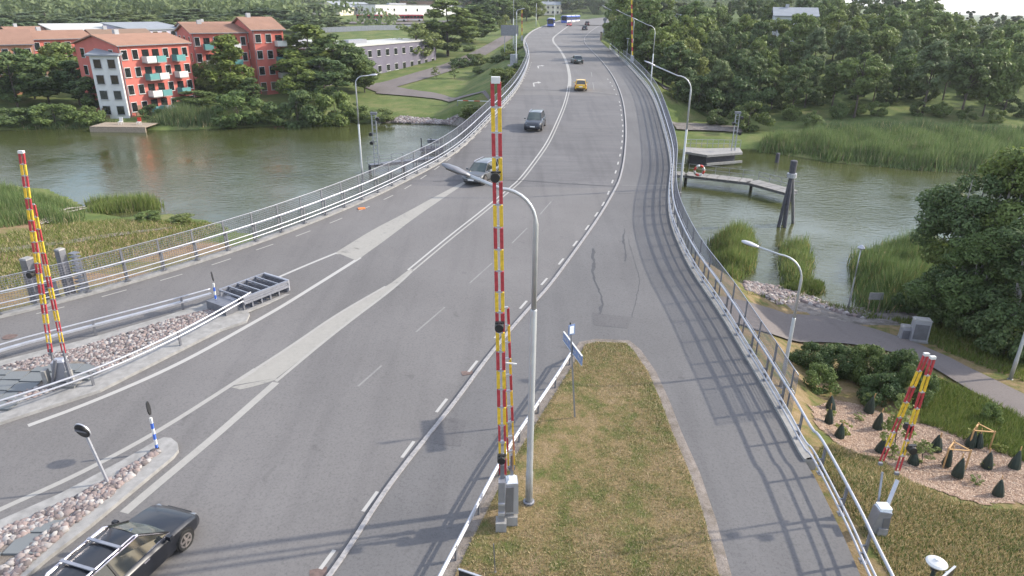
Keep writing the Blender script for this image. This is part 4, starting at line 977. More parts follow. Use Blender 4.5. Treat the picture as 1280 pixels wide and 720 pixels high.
def jetty(label, pts, wd, z, rail=1.0, mat='galv2', piles=True, name='jetty'):
    pl = [at(x, y, z) for x, y in pts]; t = thing(name, label, 'jetty', tuple(pl[0])); n = 0
    for a, b in zip(pl[:-1], pl[1:]):
        L_ = (b - a).length; k = max(2, int(L_ / 1.2))
        MB().bar(a - Vector((0, 0, .2)), b - Vector((0, 0, .2)), wd * .9, .22).build('beam', M['galvd'], t, world=True)
        for i in range(k):
            p = a.lerp(b, i / k); q = a.lerp(b, (i + .93) / k); MB().bar(p, q, wd, .08).build('deck_panel', M[mat], t, world=True)
        nrm = (b - a).normalized().cross(Vector((0, 0, 1))) * wd * .48
        if rail:
            for s in (-1, 1) if rail > 1.01 else (-1,):
                m_ = MB()
                for h in (rail, rail * .5): m_.bar(a + nrm * s + Vector((0, 0, h)), b + nrm * s + Vector((0, 0, h)), .045)
                m_.build('rail', M['galv'], t, world=True); m_ = MB()
                for i in range(int(L_ / 1.6) + 1): p = a.lerp(b, i * 1.6 / L_) + nrm * s; MB().bar(p, p + Vector((0, 0, rail)), .05).build('baluster', M['galv'], t, world=True)
        if piles:
            for i in range(max(1, int(L_ / 5)) + 1):
                p = a.lerp(b, i / max(1, int(L_ / 5))); MB().lathe([(.18, -2.5), (.18, -.1)], p, 8).build('pile', M['darkwood'], t, world=True)
    return t
jetty('grey steel walkway with a life buoy from bridge to the pile cluster', [(820, 216.5), (858, 217), (940, 226.5), (990, 240)], 2.1, -2.9, 1.0, 'concrete')
jetty('low mooring walkway with thin rails left of the bridge', [(462, 206), (505, 201), (555, 196)], 1.0, -3.0, .9, 'galvd')
p = at(874, 213, -1.9); t = thing('life_buoy', 'red and white life buoy hung on the walkway rail', 'life buoy', tuple(p))
for k in range(8):
    q0 = [Vector((cos(pi / 4 * (k + j / 3)) * .55, -.05, sin(pi / 4 * (k + j / 3)) * .55)) for j in range(4)]; MB().tube(q0, .14, 8).build('segment', M['red_light' if k % 2 else 'white'], t, smooth=True)
# concrete dock right
dk = [at(855, 192, -2.7), at(884, 196.5, -2.7), at(928, 193, -2.7), at(924, 187, -2.7), at(880, 188, -2.7), at(855, 186, -2.7)]
t = thing('mooring_dock', 'pale concrete mooring dock with a railing right of the bridge', 'dock', tuple(dk[0])); c0 = Vector(dk[0])
MB().prism([(p.x - c0.x, p.y - c0.y) for p in dk], -.02, .28).build('deck', M['conc_light'], t); MB().prism([(x - c0.x, y - c0.y) for x, y in inset([(p.x, p.y) for p in dk], 1.0)], -3, -.02).build('base', M['darkwood'], t)  # shade below the deck is put into the base's dark colour
MB().bar(Vector(dk[1]) - c0 + Vector((0, -.1, -.95)), Vector(dk[2]) - c0 + Vector((0, -.1, -.95)), .25, .3).build('fender', M['conc_light'], t)
for i in range(11):
    p = (dk[5].lerp(dk[3], i / 10) - c0) + Vector((0, -.3, .28)); MB().bar(p, p + Vector((0, 0, 1.1)), .05).build('baluster', M['galv2'], t)
MB().bar(dk[5] - c0 + Vector((0, -.3, 1.38)), dk[3] - c0 + Vector((0, -.3, 1.38)), .05).bar(dk[5] - c0 + Vector((0, -.3, .85)), dk[3] - c0 + Vector((0, -.3, .85)), .04).build('rail', M['galv2'], t)
# pile cluster
b = at(981, 284, -4); T = atY(990, 218, b.y + 1); t = thing('pile_cluster', 'tall leaning dark pile cluster standing in the river', 'mooring piles', tuple(b)); v = T - b
for dx, dy in ((-.7, 0), (-.1, -.3), (1.5, 1.4), (.1, .7)): MB().tube([Vector((dx, dy, -1)), v + Vector((dx * .12, dy * .12, -.2))], [.17, .14], 10).build('pile', M['galvd'] if dx > 0 else M['darkwood'], t)
MB().lathe([(.45, -.3), (.45, .1), (.1, .15)], v, 12).build('collar', M['galv2'], t); MB().lathe([(.30, .1), (.32, 1.0), (.32, 1.3), (.2, 1.35)], v, 12).build('top_drum', M['darkwood'], t)
p = at(971, 203, -4); t = thing('lone_pile', 'single dark pile standing in glittering water', 'pile', tuple(p)); MB().lathe([(.3, -1), (.27, 1.2), (.2, 1.3)], (0, 0, 0), 10).build('shaft', M['darkwood'], t)
p = at(540, 186, -3.6); t = thing('mooring_raft', 'small dark mooring raft against the left side of the bridge', 'raft', tuple(p)); MB().box((0, 0, 0), (3.2, 2, .35)).build('deck', M['darkwood'], t)
for s in (-1.4, 0, 1.4): MB().bar((s, -.8, .1), (s, -.8, 1.7), .12).build('post', M['darkwood'], t)
MB().box((.2, 0, 1.1), (1.6, .6, .5)).build('box', M['galvd'], t)
# bathing jetty at the red house
p = at(156, 157, -3.3); t = thing('wooden_jetty', 'small wooden jetty at the foot of the grey and red apartment house', 'jetty', tuple(p))
for i in range(9): MB().box((-4 + i, 0, .1), (.92, 4.5, .12)).build('plank', M['wood'], t)
MB().box((0, -2.2, -.35), (9, .25, .7)).build('front_beam', M['wood'], t)
for i, (x, lb) in enumerate([(-.6, 'white chair on the small wooden jetty'), (2.4, 'red and white parasol base on the small wooden jetty')]):
    q = thing('garden_chair', lb, 'chair', (p.x + x, p.y, p.z + .16)); MB().box((0, 0, .45), (.6, .6, .08)).build('seat', M['white'], q); MB().box((0, .3, .8), (.6, .08, .7)).build('backrest', M['white' if i == 0 else 'red_light'], q)
    for sx in (-.25, .25):
        for sy in (-.25, .25): MB().bar((sx, sy, 0), (sx, sy, .45), .05).build('leg', M['white'], q)
p = at(284, 155, -4); t = thing('water_gauge', 'white gauge post with a side arm at the reed edge', 'post', tuple(p)); MB().lathe([(.3, 0), (.28, 2.0), (.5, 2.1), (.4, 2.6)], (0, 0, 0), 8).build('shaft', M['white'], t); MB().bar((0, 0, 2.4), (3.4, 0, 2.3), .12).build('arm', M['white'], t)
# ------------------------------------------------------------------ vehicles
def car_paint(name, col, metal=.3): 
    return plain(name, col, .38, metal, .03, 1, coat=.55)
def car(name, label, cat, loc, rz, L_=4.6, W=1.82, H=1.45, paint=None, kind='wagon', bars=False, rails=False, plate=True, group=None, gl=None):
    """x forward. body from rounded stations, greenhouse from glass panes and pillars"""
    t = thing(name, label, cat, loc, rz, group); P_ = paint; hw = W / 2
    belt = H * .62; hood = H * .58
    # stations: x, half width, z bottom, z shoulder, z top(hood/belt/boot)
    if kind == 'pickup': st = [(-.5, .86, .40, .62, .66), (-.46, .97, .28, .62, .68)]
    rear_top = belt + .02
    st = [(-.500, .80, .42, .55, rear_top * .80), (-.488, .92, .28, .60, rear_top * .93), (-.45, .97, .22, .64, rear_top), (-.30, 1.0, .18, .66, belt), (0, 1.0, .17, .66, belt), (.15, 1.0, .17, .66, belt * .985), (.22, .995, .18, .65, hood * 1.03), (.36, .97, .20, .62, hood * .96), (.43, .95, .22, .58, hood * .89), (.475, .87, .25, .54, hood * .76), (.495, .74, .30, .48, hood * .64), (.503, .55, .34, .46, hood * .55)]
    mb = MB(); ring = 12; vs = []
    for x, w_, zb, zs, zt in st:
        X = x * L_; ww = hw * w_
        pr = [(0, zb), (ww * .86, zb), (ww * .97, zb + .10), (ww, zs * .80 + .05), (ww * .985, zt * .90), (ww * .88, zt), (0, zt + .035 * (1 if x > .18 else .2))]
        pts = pr + [(-a, b) for a, b in pr[-2:0:-1]]
        vs += [(X, a, b) for a, b in pts]
    k = 12
    fs = [(i * k + j, i * k + (j + 1) % k, (i + 1) * k + (j + 1) % k, (i + 1) * k + j) for i in range(len(st) - 1) for j in range(k)] + [tuple(reversed(range(k))), tuple((len(st) - 1) * k + j for j in range(k))]
    mb.add(vs, [tuple(reversed(f)) for f in fs]); body = mb.build('body', P_, t, smooth=True)
    md = body.modifiers.new('edge', 'BEVEL'); md.width = .02; md.segments = 2; md.limit_method = 'ANGLE'; md.angle_limit = radians(35)
    # greenhouse
    rb = {'wagon': (-.475, -.40), 'hatch': (-.47, -.36), 'suv': (-.48, -.42), 'sedan': (-.36, -.20), 'pickup': (-.16, -.10)}[kind]
    xb0, xt0 = rb[0] * L_, rb[1] * L_; xb1, xt1 = .235 * L_, .065 * L_
    wb, wt = hw * .90, hw * (.62 if kind == 'wagon' else .70); zb, zt = belt - .02, H - .03
    def g(x_, y_, z_): return Vector((x_, y_, z_))
    B = [g(xb0, wb * .93, zb), g(xb0 * .55 + xb1 * .45, wb, zb), g(xb1, wb * .90, zb)]; T = [g(xt0, wt * .93, zt - .04), g((xt0 + xt1) / 2, wt, zt), g(xt1, wt * .95, zt - .02)]
    glass = gl or M['glass']; m_ = MB()
    for s in (1, -1):
        f = lambda v: Vector((v.x, v.y * s, v.z))
        b0, b1, b2, t0, t1, t2 = map(f, (*B, *T)); sg = MB()
        sg.add([b0, b1, t1, t0], [(0, 1, 2, 3) if s > 0 else (3, 2, 1, 0)]); sg.add([b1, b2, t2, t1], [(0, 1, 2, 3) if s > 0 else (3, 2, 1, 0)]); sg.build('side_window', glass, t)
        for (u, v, w_) in ((b2, t2, .07), (b1, t1, .06), (b0, t0, .12), (b0.lerp(b1, .45), t0.lerp(t1, .45), .06)): MB().bar(u, v, w_, .05, up=(0, 1, 0)).build('pillar', P_ if kind != 'wagon' else M['black'], t)
        MB().bar(b0 + Vector((0, s * .03, -.0)), b2 + Vector((0, s * .03, 0)), .03, .03).build('window_trim', M['chrome'], t)
        MB().tube([b2 + Vector((0, s * .0, 0)), t2 + Vector((-.02, s * .02, .01)), t1 + Vector((0, s * .03, .02)), t0 + Vector((0, s * .02, 0))], .022, 6).build('roof_trim', M['chrome'] if kind == 'wagon' else P_, t)
    MB().add([B[2], Vector((B[2].x + .08, 0, zb)), Vector((B[2].x, -B[2].y, zb)), Vector((T[2].x, -T[2].y, T[2].z)), Vector((T[2].x + .03, 0, zt)), T[2]], [(0, 5, 4, 1), (1, 4, 3, 2)]).build('windscreen', M['screen_glass'] if gl is None else gl, t)
    MB().add([B[0], Vector((B[0].x, -B[0].y, zb)), Vector((T[0].x, -T[0].y, T[0].z)), T[0]], [(0, 1, 2, 3)]).build('rear_window', glass, t)
    rf = MB(); rows = []
    for f in (0, .12, .5, .88, 1):
        x_ = xt0 + (xt1 - xt0) * f; e = .045 * (1 - (2 * f - 1) ** 2); ww = wt * (.93 + .07 * min(1, 4 * f * (1 - f)))
        rows.append([Vector((x_, ww * y_, zt - .03 + e * .5 + .055 * (1 - y_ * y_) * (1 if 0 < f < 1 else .5))) for y_ in (-1, -.85, -.4, 0, .4, .85, 1)])
    vs = [p for r in rows for p in r]; fs = [(i * 7 + j, (i + 1) * 7 + j, (i + 1) * 7 + j + 1, i * 7 + j + 1) for i in range(4) for j in range(6)]
    rf.add(vs, fs); rf.build('roof', P_, t, smooth=True)
    # wheels
    wr = .33 if kind != 'suv' else .37
    ty = MB(); ty.lathe([(wr * .70, -.10), (wr * .94, -.11), (wr, -.06), (wr, .06), (wr * .94, .11), (wr * .70, .10)], (0, 0, 0), 24)
    ty.v = [(a, c, b) for a, b, c in ty.v]; tm = ty.mesh('tyre', M['tyre'])
    ri = MB(); ri.lathe([(wr * .71, .085), (wr * .71, .10), (wr * .62, .105), (.02, .06)], (0, 0, 0), 20)
    for k_ in range(5): q = 2 * pi * k_ / 5; ri.bar((0, 0, .10), (cos(q) * wr * .66, sin(q) * wr * .66, .105), .07, .03)
    ri.lathe([(.06, .09), (.06, .125)], (0, 0, 0), 10)
    ri2 = MB(); ri2.v = [(a, c, b) for a, b, c in ri.v]; ri2.f = ri.f; ri2.mi = ri.mi; rm = ri2.mesh('rim', M['rim'])
    for x_ in (-.31 * L_, .315 * L_):
        for s in (1, -1):
            w_ = link('wheel', tm, t, None, Vector((x_, s * (hw - .09), wr))); r_ = link('rim', rm, w_); 
            if s < 0: r_.rotation_euler.z = pi
            MB().lathe([(wr * 1.16, -.02), (wr * 1.16, .012)], (0, 0, 0), 20).build('wheel_arch', M['black'], w_).rotation_euler = (pi / 2, 0, 0) 
            w_.children[-1].location = (0, s * .055, .02)
    for s in (1, -1):
        MB().box((L_ * .452, s * hw * .70, hood * .76), (.20, hw * .24, .09), s * -.35, .8).build('headlight', M['headl'], t)
        MB().box((-L_ * .480, s * hw * .80, belt * .82), (.16, hw * .26, .24 if kind != 'sedan' else .14), s * .2, .85).build('tail_light', M['taill'], t)
        mr = MB().box((xb1 - .22, s * (hw + .07), belt + .05), (.14, .20, .13), 0, .8); mr.build('door_mirror', P_, t)
        for x_ in (.02, -.20): MB().box((x_ * L_, s * (hw * .985), belt * .86), (.20, .03, .03)).build('door_handle', M['chrome'], t)
    MB().box((L_ * .487, 0, hood * .62), (.08, hw * 1.05, .16), 0, .92).build('grille', M['black'], t); MB().box((L_ * .478, 0, .32), (.12, hw * 1.35, .14)).build('lower_bumper', M['black'], t)
    MB().box((-L_ * .49, 0, .34), (.10, hw * 1.4, .16)).build('rear_bumper', M['black'], t)
    if plate:
        for x_, z_ in ((.503, hood * .50), (-.505, .62)): MB().box((x_ * L_, 0, z_), (.025, .52, .12)).build('number_plate', M['plate'], t)
    if rails or bars:
        for s in (1, -1): MB().tube([Vector((xt0 * .92, s * wt * .92, zt - .01)), Vector((xt0 * .85, s * wt * .94, zt + .08)), Vector((xt1 * .5, s * wt * .95, zt + .085)), Vector((xt1 * .95, s * wt * .93, zt))], .022, 6).build('roof_rail', M['chrome'], t)
    if bars:
        for x_ in (xt0 + .50 * (xt1 - xt0) - .38, xt0 + .50 * (xt1 - xt0) + .48): MB().bar((x_, -wt * 1.0, zt + .10), (x_, wt * 1.0, zt + .10), .09, .035).build('roof_bar', M['galv'], t)
    return t
cp = {k: car_paint(k + '_car_paint', c, m_) for k, (c, m_) in dict(black=((.010, .012, .018), .3), silver=((.085, .09, .097), .2), grey=((.022, .027, .04), .1), yellow=((.62, .36, .02), .1), green=((.035, .055, .05), .4), navy=((.02, .024, .04), .4), red=((.42, .03, .03), .1), dred=((.08, .02, .02), .2)).items()}
def place(px, py, dirpx, dz=0):
    a = ar(px, py); b = ar(*dirpx); d = b - a; return (a.x, a.y, zroad(a.y) + .004), atan2(d.y, d.x), d
loc, rz, d = place(158, 722, (226, 650)); 
car('parked_car' if 0 else 'estate_car', 'black estate car with silver roof rails and crossbars, bottom left', 'car', (loc[0] - .05, loc[1] + .0, loc[2]), rz - .07, 4.75, 1.84, 1.50, cp['black'], 'wagon', bars=True)
loc, rz, d = place(603, 224, (572, 244)); car('estate_car', 'silver grey estate car coming down the bridge behind the boom', 'car', loc, rz, 4.6, 1.82, 1.48, cp['silver'], 'suv', rails=True)
loc, rz, d = place(669, 160, (655, 182)); car('large_suv', 'dark grey pickup style car coming over the bridge', 'car', loc, rz, 4.8, 1.92, 1.78, cp['grey'], 'suv', rails=True)
loc, rz, d = place(725.5, 112, (725, 100)); car('hatchback', 'yellow hatchback driving away over the bridge', 'car', loc, rz, 4.1, 1.78, 1.5, cp['yellow'], 'hatch')
loc, rz, d = place(721, 79, (712, 71)); car('small_car', 'dark green car driving away at the far end of the bridge', 'car', loc, rz + .1, 4.3, 1.78, 1.42, cp['green'], 'sedan')
loc, rz, d = place(731, 37.5, (738, 33.5)); car('small_car', 'dark navy car nearest of the two distant cars on the right lane', 'car', loc, rz, 4.5, 1.8, 1.5, cp['navy'], 'suv')
loc, rz, d = place(734, 32, (741, 28.5)); car('small_car', 'dark red tailed car just beyond the navy one', 'car', loc, rz, 4.5, 1.8, 1.7, cp['dred'], 'suv')
loc, rz, d = place(711.5, 32.5, (704, 36)); car('small_car', 'bright red car between the two buses', 'car', loc, rz, 4.2, 1.8, 1.5, cp['red'], 'hatch')
loc, rz, d = place(750, 17.5, (743, 19)); car('small_car', 'tiny red car behind the long blue bus', 'car', loc, rz, 4.4, 1.8, 1.5, cp['red'], 'hatch')
def bus(label, loc, rz, segs, W=2.55, H=3.1, body='bus_blue', name='city_bus'):
    t = thing(name, label, 'bus', loc, rz); x = 0
    for i, L_ in enumerate(segs):
        x0 = x - L_
        prof = [(-W / 2, .35), (W / 2, .35), (W / 2, H - .25), (W / 2 - .2, H), (-W / 2 + .2, H), (-W / 2, H - .25)]
        MB().xprism(prof, x0, x).build('body', M[body], t)
        MB().box((x0 + L_ / 2, 0, H + .05), (L_ * .9, W * .8, .25)).build('roof_pod', M['white'], t)
        for s in (1, -1):
            MB().box((x0 + L_ / 2, s * (W / 2 + .006), .85), (L_ * .96, .02, .8)).build('side_panel', M['white' if i % 2 == 0 or 1 else body], t)
            n = max(3, int(L_ / 1.5))
            for k in range(n): MB().box((x0 + L_ * (k + .5) / n, s * (W / 2 + .012), 2.0), (L_ / n * .88, .02, 1.15)).build('window', M['glass'], t)
            for f in (.2, .8):
                w_ = MB().lathe([(.02, -.13), (.48, -.13), (.48, .13), (.02, .13)], (0, 0, 0), 16); w_.v = [(a, c, b) for a, b, c in w_.v]; o = w_.build('wheel', M['tyre'], t); o.location = (x0 + L_ * f, s * (W / 2 - .1), .48)
        if i < len(segs) - 1: MB().box((x0 - .4, 0, 1.6), (.8, W * .93, 2.5)).build('bellows', M['black'], t); x = x0 - .8
    MB().box((.012, 0, 1.95), (.03, W * .90, 1.5)).build('windscreen', M['glass'], t); MB().box((.02, 0, 2.85), (.03, W * .7, .22)).build('destination_display', M['black'], t)
    for s in (1, -1): MB().box((.02, s * .95, .75), (.03, .35, .2)).build('headlight', M['headl'], t); MB().bar((.1, s * 1.4, 2.7), (.1, s * 1.4, 2.2), .12, .25).build('mirror', M['black'], t)
    MB().box((.015, 0, .6), (.02, W * .95, .3)).build('bumper', M[body], t)
    return t
loc, rz, d = place(688, 34, (684, 38)); bus('blue and white bus leading the queue onto the bridge', loc, rz + .0, [12], body='bus_blue')
_a, _b = ar(705, 29.5), ar(747, 22.5); _d = (_a - _b).normalized(); _b2 = _b - _d * 4
_l = (_a - _b).length; _n = min(8.2, max(6.5, (_l - 1.6) / 3)); bus('long articulated blue and white bus at the far bend', (_a.x, _a.y, zroad(_a.y)), atan2(_d.y, _d.x), [_n, _n, _n], body='bus_blue')
# parked red buses at the depot
for i in range(4):
    p = ag(472 + i * 19, 27.5); bus(['leftmost', 'second', 'third', 'rightmost'][i] + ' parked red bus with pale roof at the depot', (p.x, p.y, p.z), .12 + .03 * i, [9.5], W=2.5, H=3.0, body='red', name='parked_bus')
# ------------------------------------------------------------------ buildings
def house(name, label, A, B, top, depth, wall, roof, floors=3, cols=5, rkind='gable', balc=(), win='glass', cat='house', frame='white', rh=None, door=True):
    a, b = ag(*A), ag(*B); d = b - a; Lh = Vector((d.x, d.y, 0)).length; rz = atan2(d.y, d.x); zb = min(a.z, b.z) - .4
    H = atY(A[0], top, a.y).z - zb; t = thing(name, label, cat, (a.x, a.y, zb), rz)
    MB().box((Lh / 2, depth / 2, H / 2), (Lh, depth, H)).build('wall', M[wall], t)
    if rkind == 'gable':
        rh = rh or min(2.6, depth * .2); e = .45
        MB().xprism([(-e, H - .05), (depth / 2, H + rh), (depth + e, H - .05), (depth + e, H + .12), (depth / 2, H + rh + .2), (-e, H + .12)], -e, Lh + e).build('roof', M[roof], t)
        if roof == 'r_tile':
            m_ = MB(); nc = 14
            for k in range(nc): m_.box((Lh / 2, -e + (depth / 2 + e) * (k + .5) / nc, H + .15 + (rh + .06) * (k + .5) / nc), (Lh + 2 * e, .12, .10))
            m_.build('tile_courses', M[roof], t, kind='stuff')
            MB().bar((-e, -e - .08, H + .02), (Lh + e, -e - .08, H + .02), .14).build('gutter', M['galvd'], t); MB().bar((.15, -.1, 0), (.15, -.1, H), .1).build('downpipe', M['galvd'], t)
        MB().xprism([(0, H - .02), (depth / 2, H + rh - .04), (depth, H - .02)], .02, Lh - .02).build('gable', M[wall], t)
        MB().box((Lh * .3, depth / 2, H + rh + .3), (.8, .7, 1.2)).build('chimney', M['w_grey'], t)
    elif rkind == 'mono':
        MB().xprism([(-.5, H + .0), (depth + .5, H + 1.6), (depth + .5, H + 1.8), (-.5, H + .25)], -.5, Lh + .5).build('roof', M[roof], t)
        MB().xprism([(0, H), (depth, H), (depth, H + 1.55)], .02, Lh - .02).build('gable', M[wall], t)
    else:
        MB().box((Lh / 2, depth / 2, H + .12), (Lh + .5, depth + .5, .30)).build('roof', M[roof], t); MB().box((Lh * .4, depth * .5, H + .7), (Lh * .15, 2, .9)).build('roof_unit', M['galv'], t)
    fh = (H - .6) / floors; ww = min(1.5, Lh / cols * .5); wh = min(1.5, fh * .55)
    fr = MB().box((0, 0, 0), (ww + .16, .08, wh + .16)).mesh('window', M[frame]); pn = MB().box((0, -.03, 0), (ww, .06, wh)).box((0, -.045, 0), (.06, .06, wh)).mesh('pane', M[win])
    sill = MB().box((0, -.08, 0), (ww + .3, .18, .06)).mesh('sill', M[frame])
    for f in range(floors):
        for c in range(cols):
            if (f, c) in balc or (c in balc): continue
            p = Vector((Lh * (c + .5) / cols, -.03, .6 + fh * (f + .5))); w_ = link('window', fr, t, None, p); link('pane', pn, w_, None, Vector((0, -.02, 0))); link('sill', sill, w_, None, Vector((0, 0, -wh / 2 - .08)))
        nc = max(1, int(depth / 4))
        for c in range(nc):
            for s, x_ in ((pi / 2, Lh + .03), (-pi / 2, -.03)):
                w_ = link('window', fr, t, None, Vector((x_, depth * (c + .5) / nc, .6 + fh * (f + .5))), s); link('pane', pn, w_, None, Vector((0, -.02, 0)))
    for f in range(floors):
        for c in range(cols):
            if c not in balc: continue
            x = Lh * (c + .5) / cols; bw = Lh / cols * .92; z = .6 + fh * f
            if f == 0 and H > 9: z += .2
            s_ = MB().box((x, -.75, z), (bw, 1.5, .16)).build('balcony', M['conc_light'], t)
            MB().box((x, -1.48, z + .58), (bw, .06, 1.0)).box((x - bw / 2 + .03, -.75, z + .58), (.06, 1.4, 1.0)).build('balcony_front', M['white' if (f + c) % 2 else 'fabric'], s_)
            MB().box((x, -.02, z + 1.15), (bw * .7, .06, 2.0)).build('balcony_door', M['glass'], s_)
    if door: MB().box((Lh * .08 + .5, -.04, 1.15), (1.1, .1, 2.2)).build('door', M['w_brown'], t)
    return t
house('apartment_block', 'red apartment block with white and teal balconies by the river', (164, 147), (247, 131), 58, 12, 'w_red', 'r_tile', 4, 7, 'gable', balc=(2, 3, 5), rh=1.5)
house('stair_tower', 'pale grey tower wing at the river corner of the red apartment block', (128, 149), (162, 148), 70, 7, 'w_white', 'r_grey', 4, 2, 'mono', frame='w_grey')
house('apartment_block', 'red apartment block with orange tiled roof behind riverside trees', (252, 124), (318, 118), 42, 12, 'w_red', 'r_tile', 4, 6, 'gable', balc=(1, 4), rh=1.4)
house('apartment_block', 'narrow red block with white balconies right of the tall poplars', (325, 120), (362, 116), 38, 11, 'w_red', 'r_tile', 4, 3, 'gable', balc=(2,))
house('apartment_block', 'orange red block at the left edge behind dark trees', (-60, 122), (55, 117), 58, 12, 'w_orange', 'r_tile', 3, 8, 'gable', balc=(3,))
house('apartment_block', 'terracotta block with a pale roof, second row on the left', (50, 100), (124, 95), 50, 11, 'w_red', 'r_tile', 3, 6, 'gable', balc=(2, 4), rh=1.5)
house('apartment_block', 'orange block under a brown roof between two red blocks', (130, 92), (200, 88), 48, 11, 'w_orange', 'r_brown' if 'r_brown' in M else 'w_brown', 3, 6, 'gable', balc=(2,), rh=1.6)
house('apartment_block', 'pale block with a white mono pitched roof in the back row', (76, 68), (150, 64), 40, 12, 'w_cream', 'r_white', 3, 6, 'mono')
house('apartment_block', 'lilac grey block with a dark roof in the back row', (170, 68), (236, 64), 38, 12, 'w_lilac', 'r_grey', 3, 6, 'mono')
house('apartment_block', 'brown roofed block right in the back row', (240, 66), (330, 62), 40, 12, 'w_white', 'r_tile', 3, 7, 'gable')
house('hillside_house', 'small dark roofed house at the left hill, half hidden in trees', (20, 70), (70, 66), 44, 9, 'w_white', 'r_tile', 2, 4, 'gable')
house('school_building', 'long low purple grey building with a flat white roof by the far path', (408, 108), (545, 75), 62, 12, 'w_purple', 'r_white', 2, 13, 'flat')
house('school_building', 'grey flat roofed building behind the riverside poplars', (372, 92), (440, 84), 56, 14, 'w_grey', 'r_white', 2, 7, 'flat')
house('industrial_hall', 'grey low hall with a sloping roof left of the bus depot', (425, 20), (470, 18), 9, 14, 'w_cream', 'r_grey', 1, 6, 'gable')
house('industrial_hall', 'large flat roofed hall behind the red parked buses', (470, 19), (600, 16), 6, 40, 'w_white', 'r_grey', 1, 10, 'flat')
house('industrial_hall', 'brownish hall beyond the large flat roofed one', (500, 13), (600, 12), 1, 24, 'w_brown', 'r_dark', 1, 8, 'flat')
house('roadside_house', 'grey roofed house left of the road beyond the leading bus', (676, 19), (700, 18), 6, 10, 'w_cream', 'r_grey', 2, 4, 'gable')
house('villa', 'white villa with a grey roof standing among the woods on the right', (962, 66), (1014, 66), 20, 9, 'w_white', 'r_grey', 2, 4, 'gable', balc=(2,))
house('villa', 'small lilac white house at the left edge of the right woods', (828, 70), (852, 68), 26, 8, 'w_lilac', 'r_grey', 2, 3, 'gable')
p = ag(887, 132); t = thing('pump_box', 'small white box on the far right grass bank', 'cabinet', tuple(p)); MB().box((0, 0, .4), (1.6, .9, .8)).build('housing', M['white'], t); MB().box((0, 0, .85), (1.7, 1, .1)).build('lid', M['conc_light'], t)
# depot yard
p0, p1 = ag(423, 30), ag(560, 28)
MB().add([(p0.x, p0.y, p0.z + .3), (p1.x, p0.y, p0.z + .3), (p1.x, p0.y + 60, p1.z + 1.2), (p0.x, p0.y + 60, p1.z + 1.2)], [(0, 1, 2, 3)]).build('depot_yard', M['park'], kind='structure')
t = thing('site_fence', 'long grey mesh fence before the bus depot', 'fence', tuple(ag(423, 41))); a, b = ag(400, 41), ag(560, 37); n = 36
for i in range(n):
    p = a.lerp(b, i / n); q = a.lerp(b, (i + .96) / n); p.z = hz(p.x, p.y); q.z = hz(q.x, q.y)
    MB().bar(p + Vector((0, 0, 1)), q + Vector((0, 0, 1)), .05, 1.9).build('fence_panel', M['galv'], t, world=True)
# ------------------------------------------------------------------ vegetation
def leafcloud(cent, crad, n, size, seed, up=.35, squash=.8):
    r = np.random.default_rng(seed); cent = np.array(cent); crad = np.array(crad); w_ = crad ** 2; idx = r.choice(len(cent), n, p=w_ / w_.sum())
    d = r.normal(0, 1, (n, 3)); d /= np.linalg.norm(d, axis=1)[:, None]; rad = r.uniform(.45, 1.05, n) ** .5
    P_ = cent[idx] + d * (rad * crad[idx])[:, None] * np.array([1, 1, squash])
    nr = d + r.normal(0, .55, (n, 3)) + np.array([0, 0, up]); nr /= np.linalg.norm(nr, axis=1)[:, None]
    a = np.cross(nr, r.normal(0, 1, (n, 3))); a /= np.linalg.norm(a, axis=1)[:, None]; b = np.cross(nr, a); s = size * r.uniform(.6, 1.3, n)
    a *= (s * .62)[:, None]; b *= (s * .36)[:, None]
    V = np.stack([P_ - a, P_ + b, P_ + a, P_ - b], 1).reshape(-1, 3)
    return V, np.arange(4 * n).reshape(-1, 4)
def crown_clusters(H, R_, base, kind, seed, n):
    r = np.random.default_rng(seed); c = []; q = []
    k = 0
    while len(c) < n:
        k += 1
        z = r.uniform(0, 1); 
        if kind == 'round': pr = sqrt(max(0, 1 - (2 * z - .95) ** 2)) * (1.0 if z > .2 else .85)
        elif kind == 'tall': pr = min(1, (z + .06) * 3.2) * (1 - .72 * z ** 1.8)
        elif kind == 'cone': pr = (1 - z) * .95 + .06
        elif kind == 'pine': pr = .35 + .65 * max(0, z - .35) if z < .8 else .75 - (z - .8) * 1.8
        else: pr = 1 - .4 * z
        a = r.uniform(0, 2 * pi); f = r.uniform(.35, 1) ** .6 * pr * (1 + .22 * sin(3 * a + seed) + .12 * sin(7 * a + z * 9))
        rr_ = R_ * r.uniform(.20, .34) * (.55 + .45 * pr)
        c.append((cos(a) * f * R_ * .84, sin(a) * f * R_ * .84, base + z * (H - base) * .93)); q.append(rr_)
    return c, q
PROTO = {}
_o1 = 'first second third fourth fifth sixth seventh eighth ninth tenth eleventh twelfth thirteenth fourteenth fifteenth sixteenth seventeenth eighteenth nineteenth'.split()
_tn = {2: 'twent', 3: 'thirt', 4: 'fort', 5: 'fift', 6: 'sixt', 7: 'sevent'}
def ordw(i):
    if i < 19: return _o1[i]
    a, b = divmod(i + 1, 10); return _tn[a] + 'ieth' if b == 0 else _tn[a] + 'y-' + _o1[b - 1]
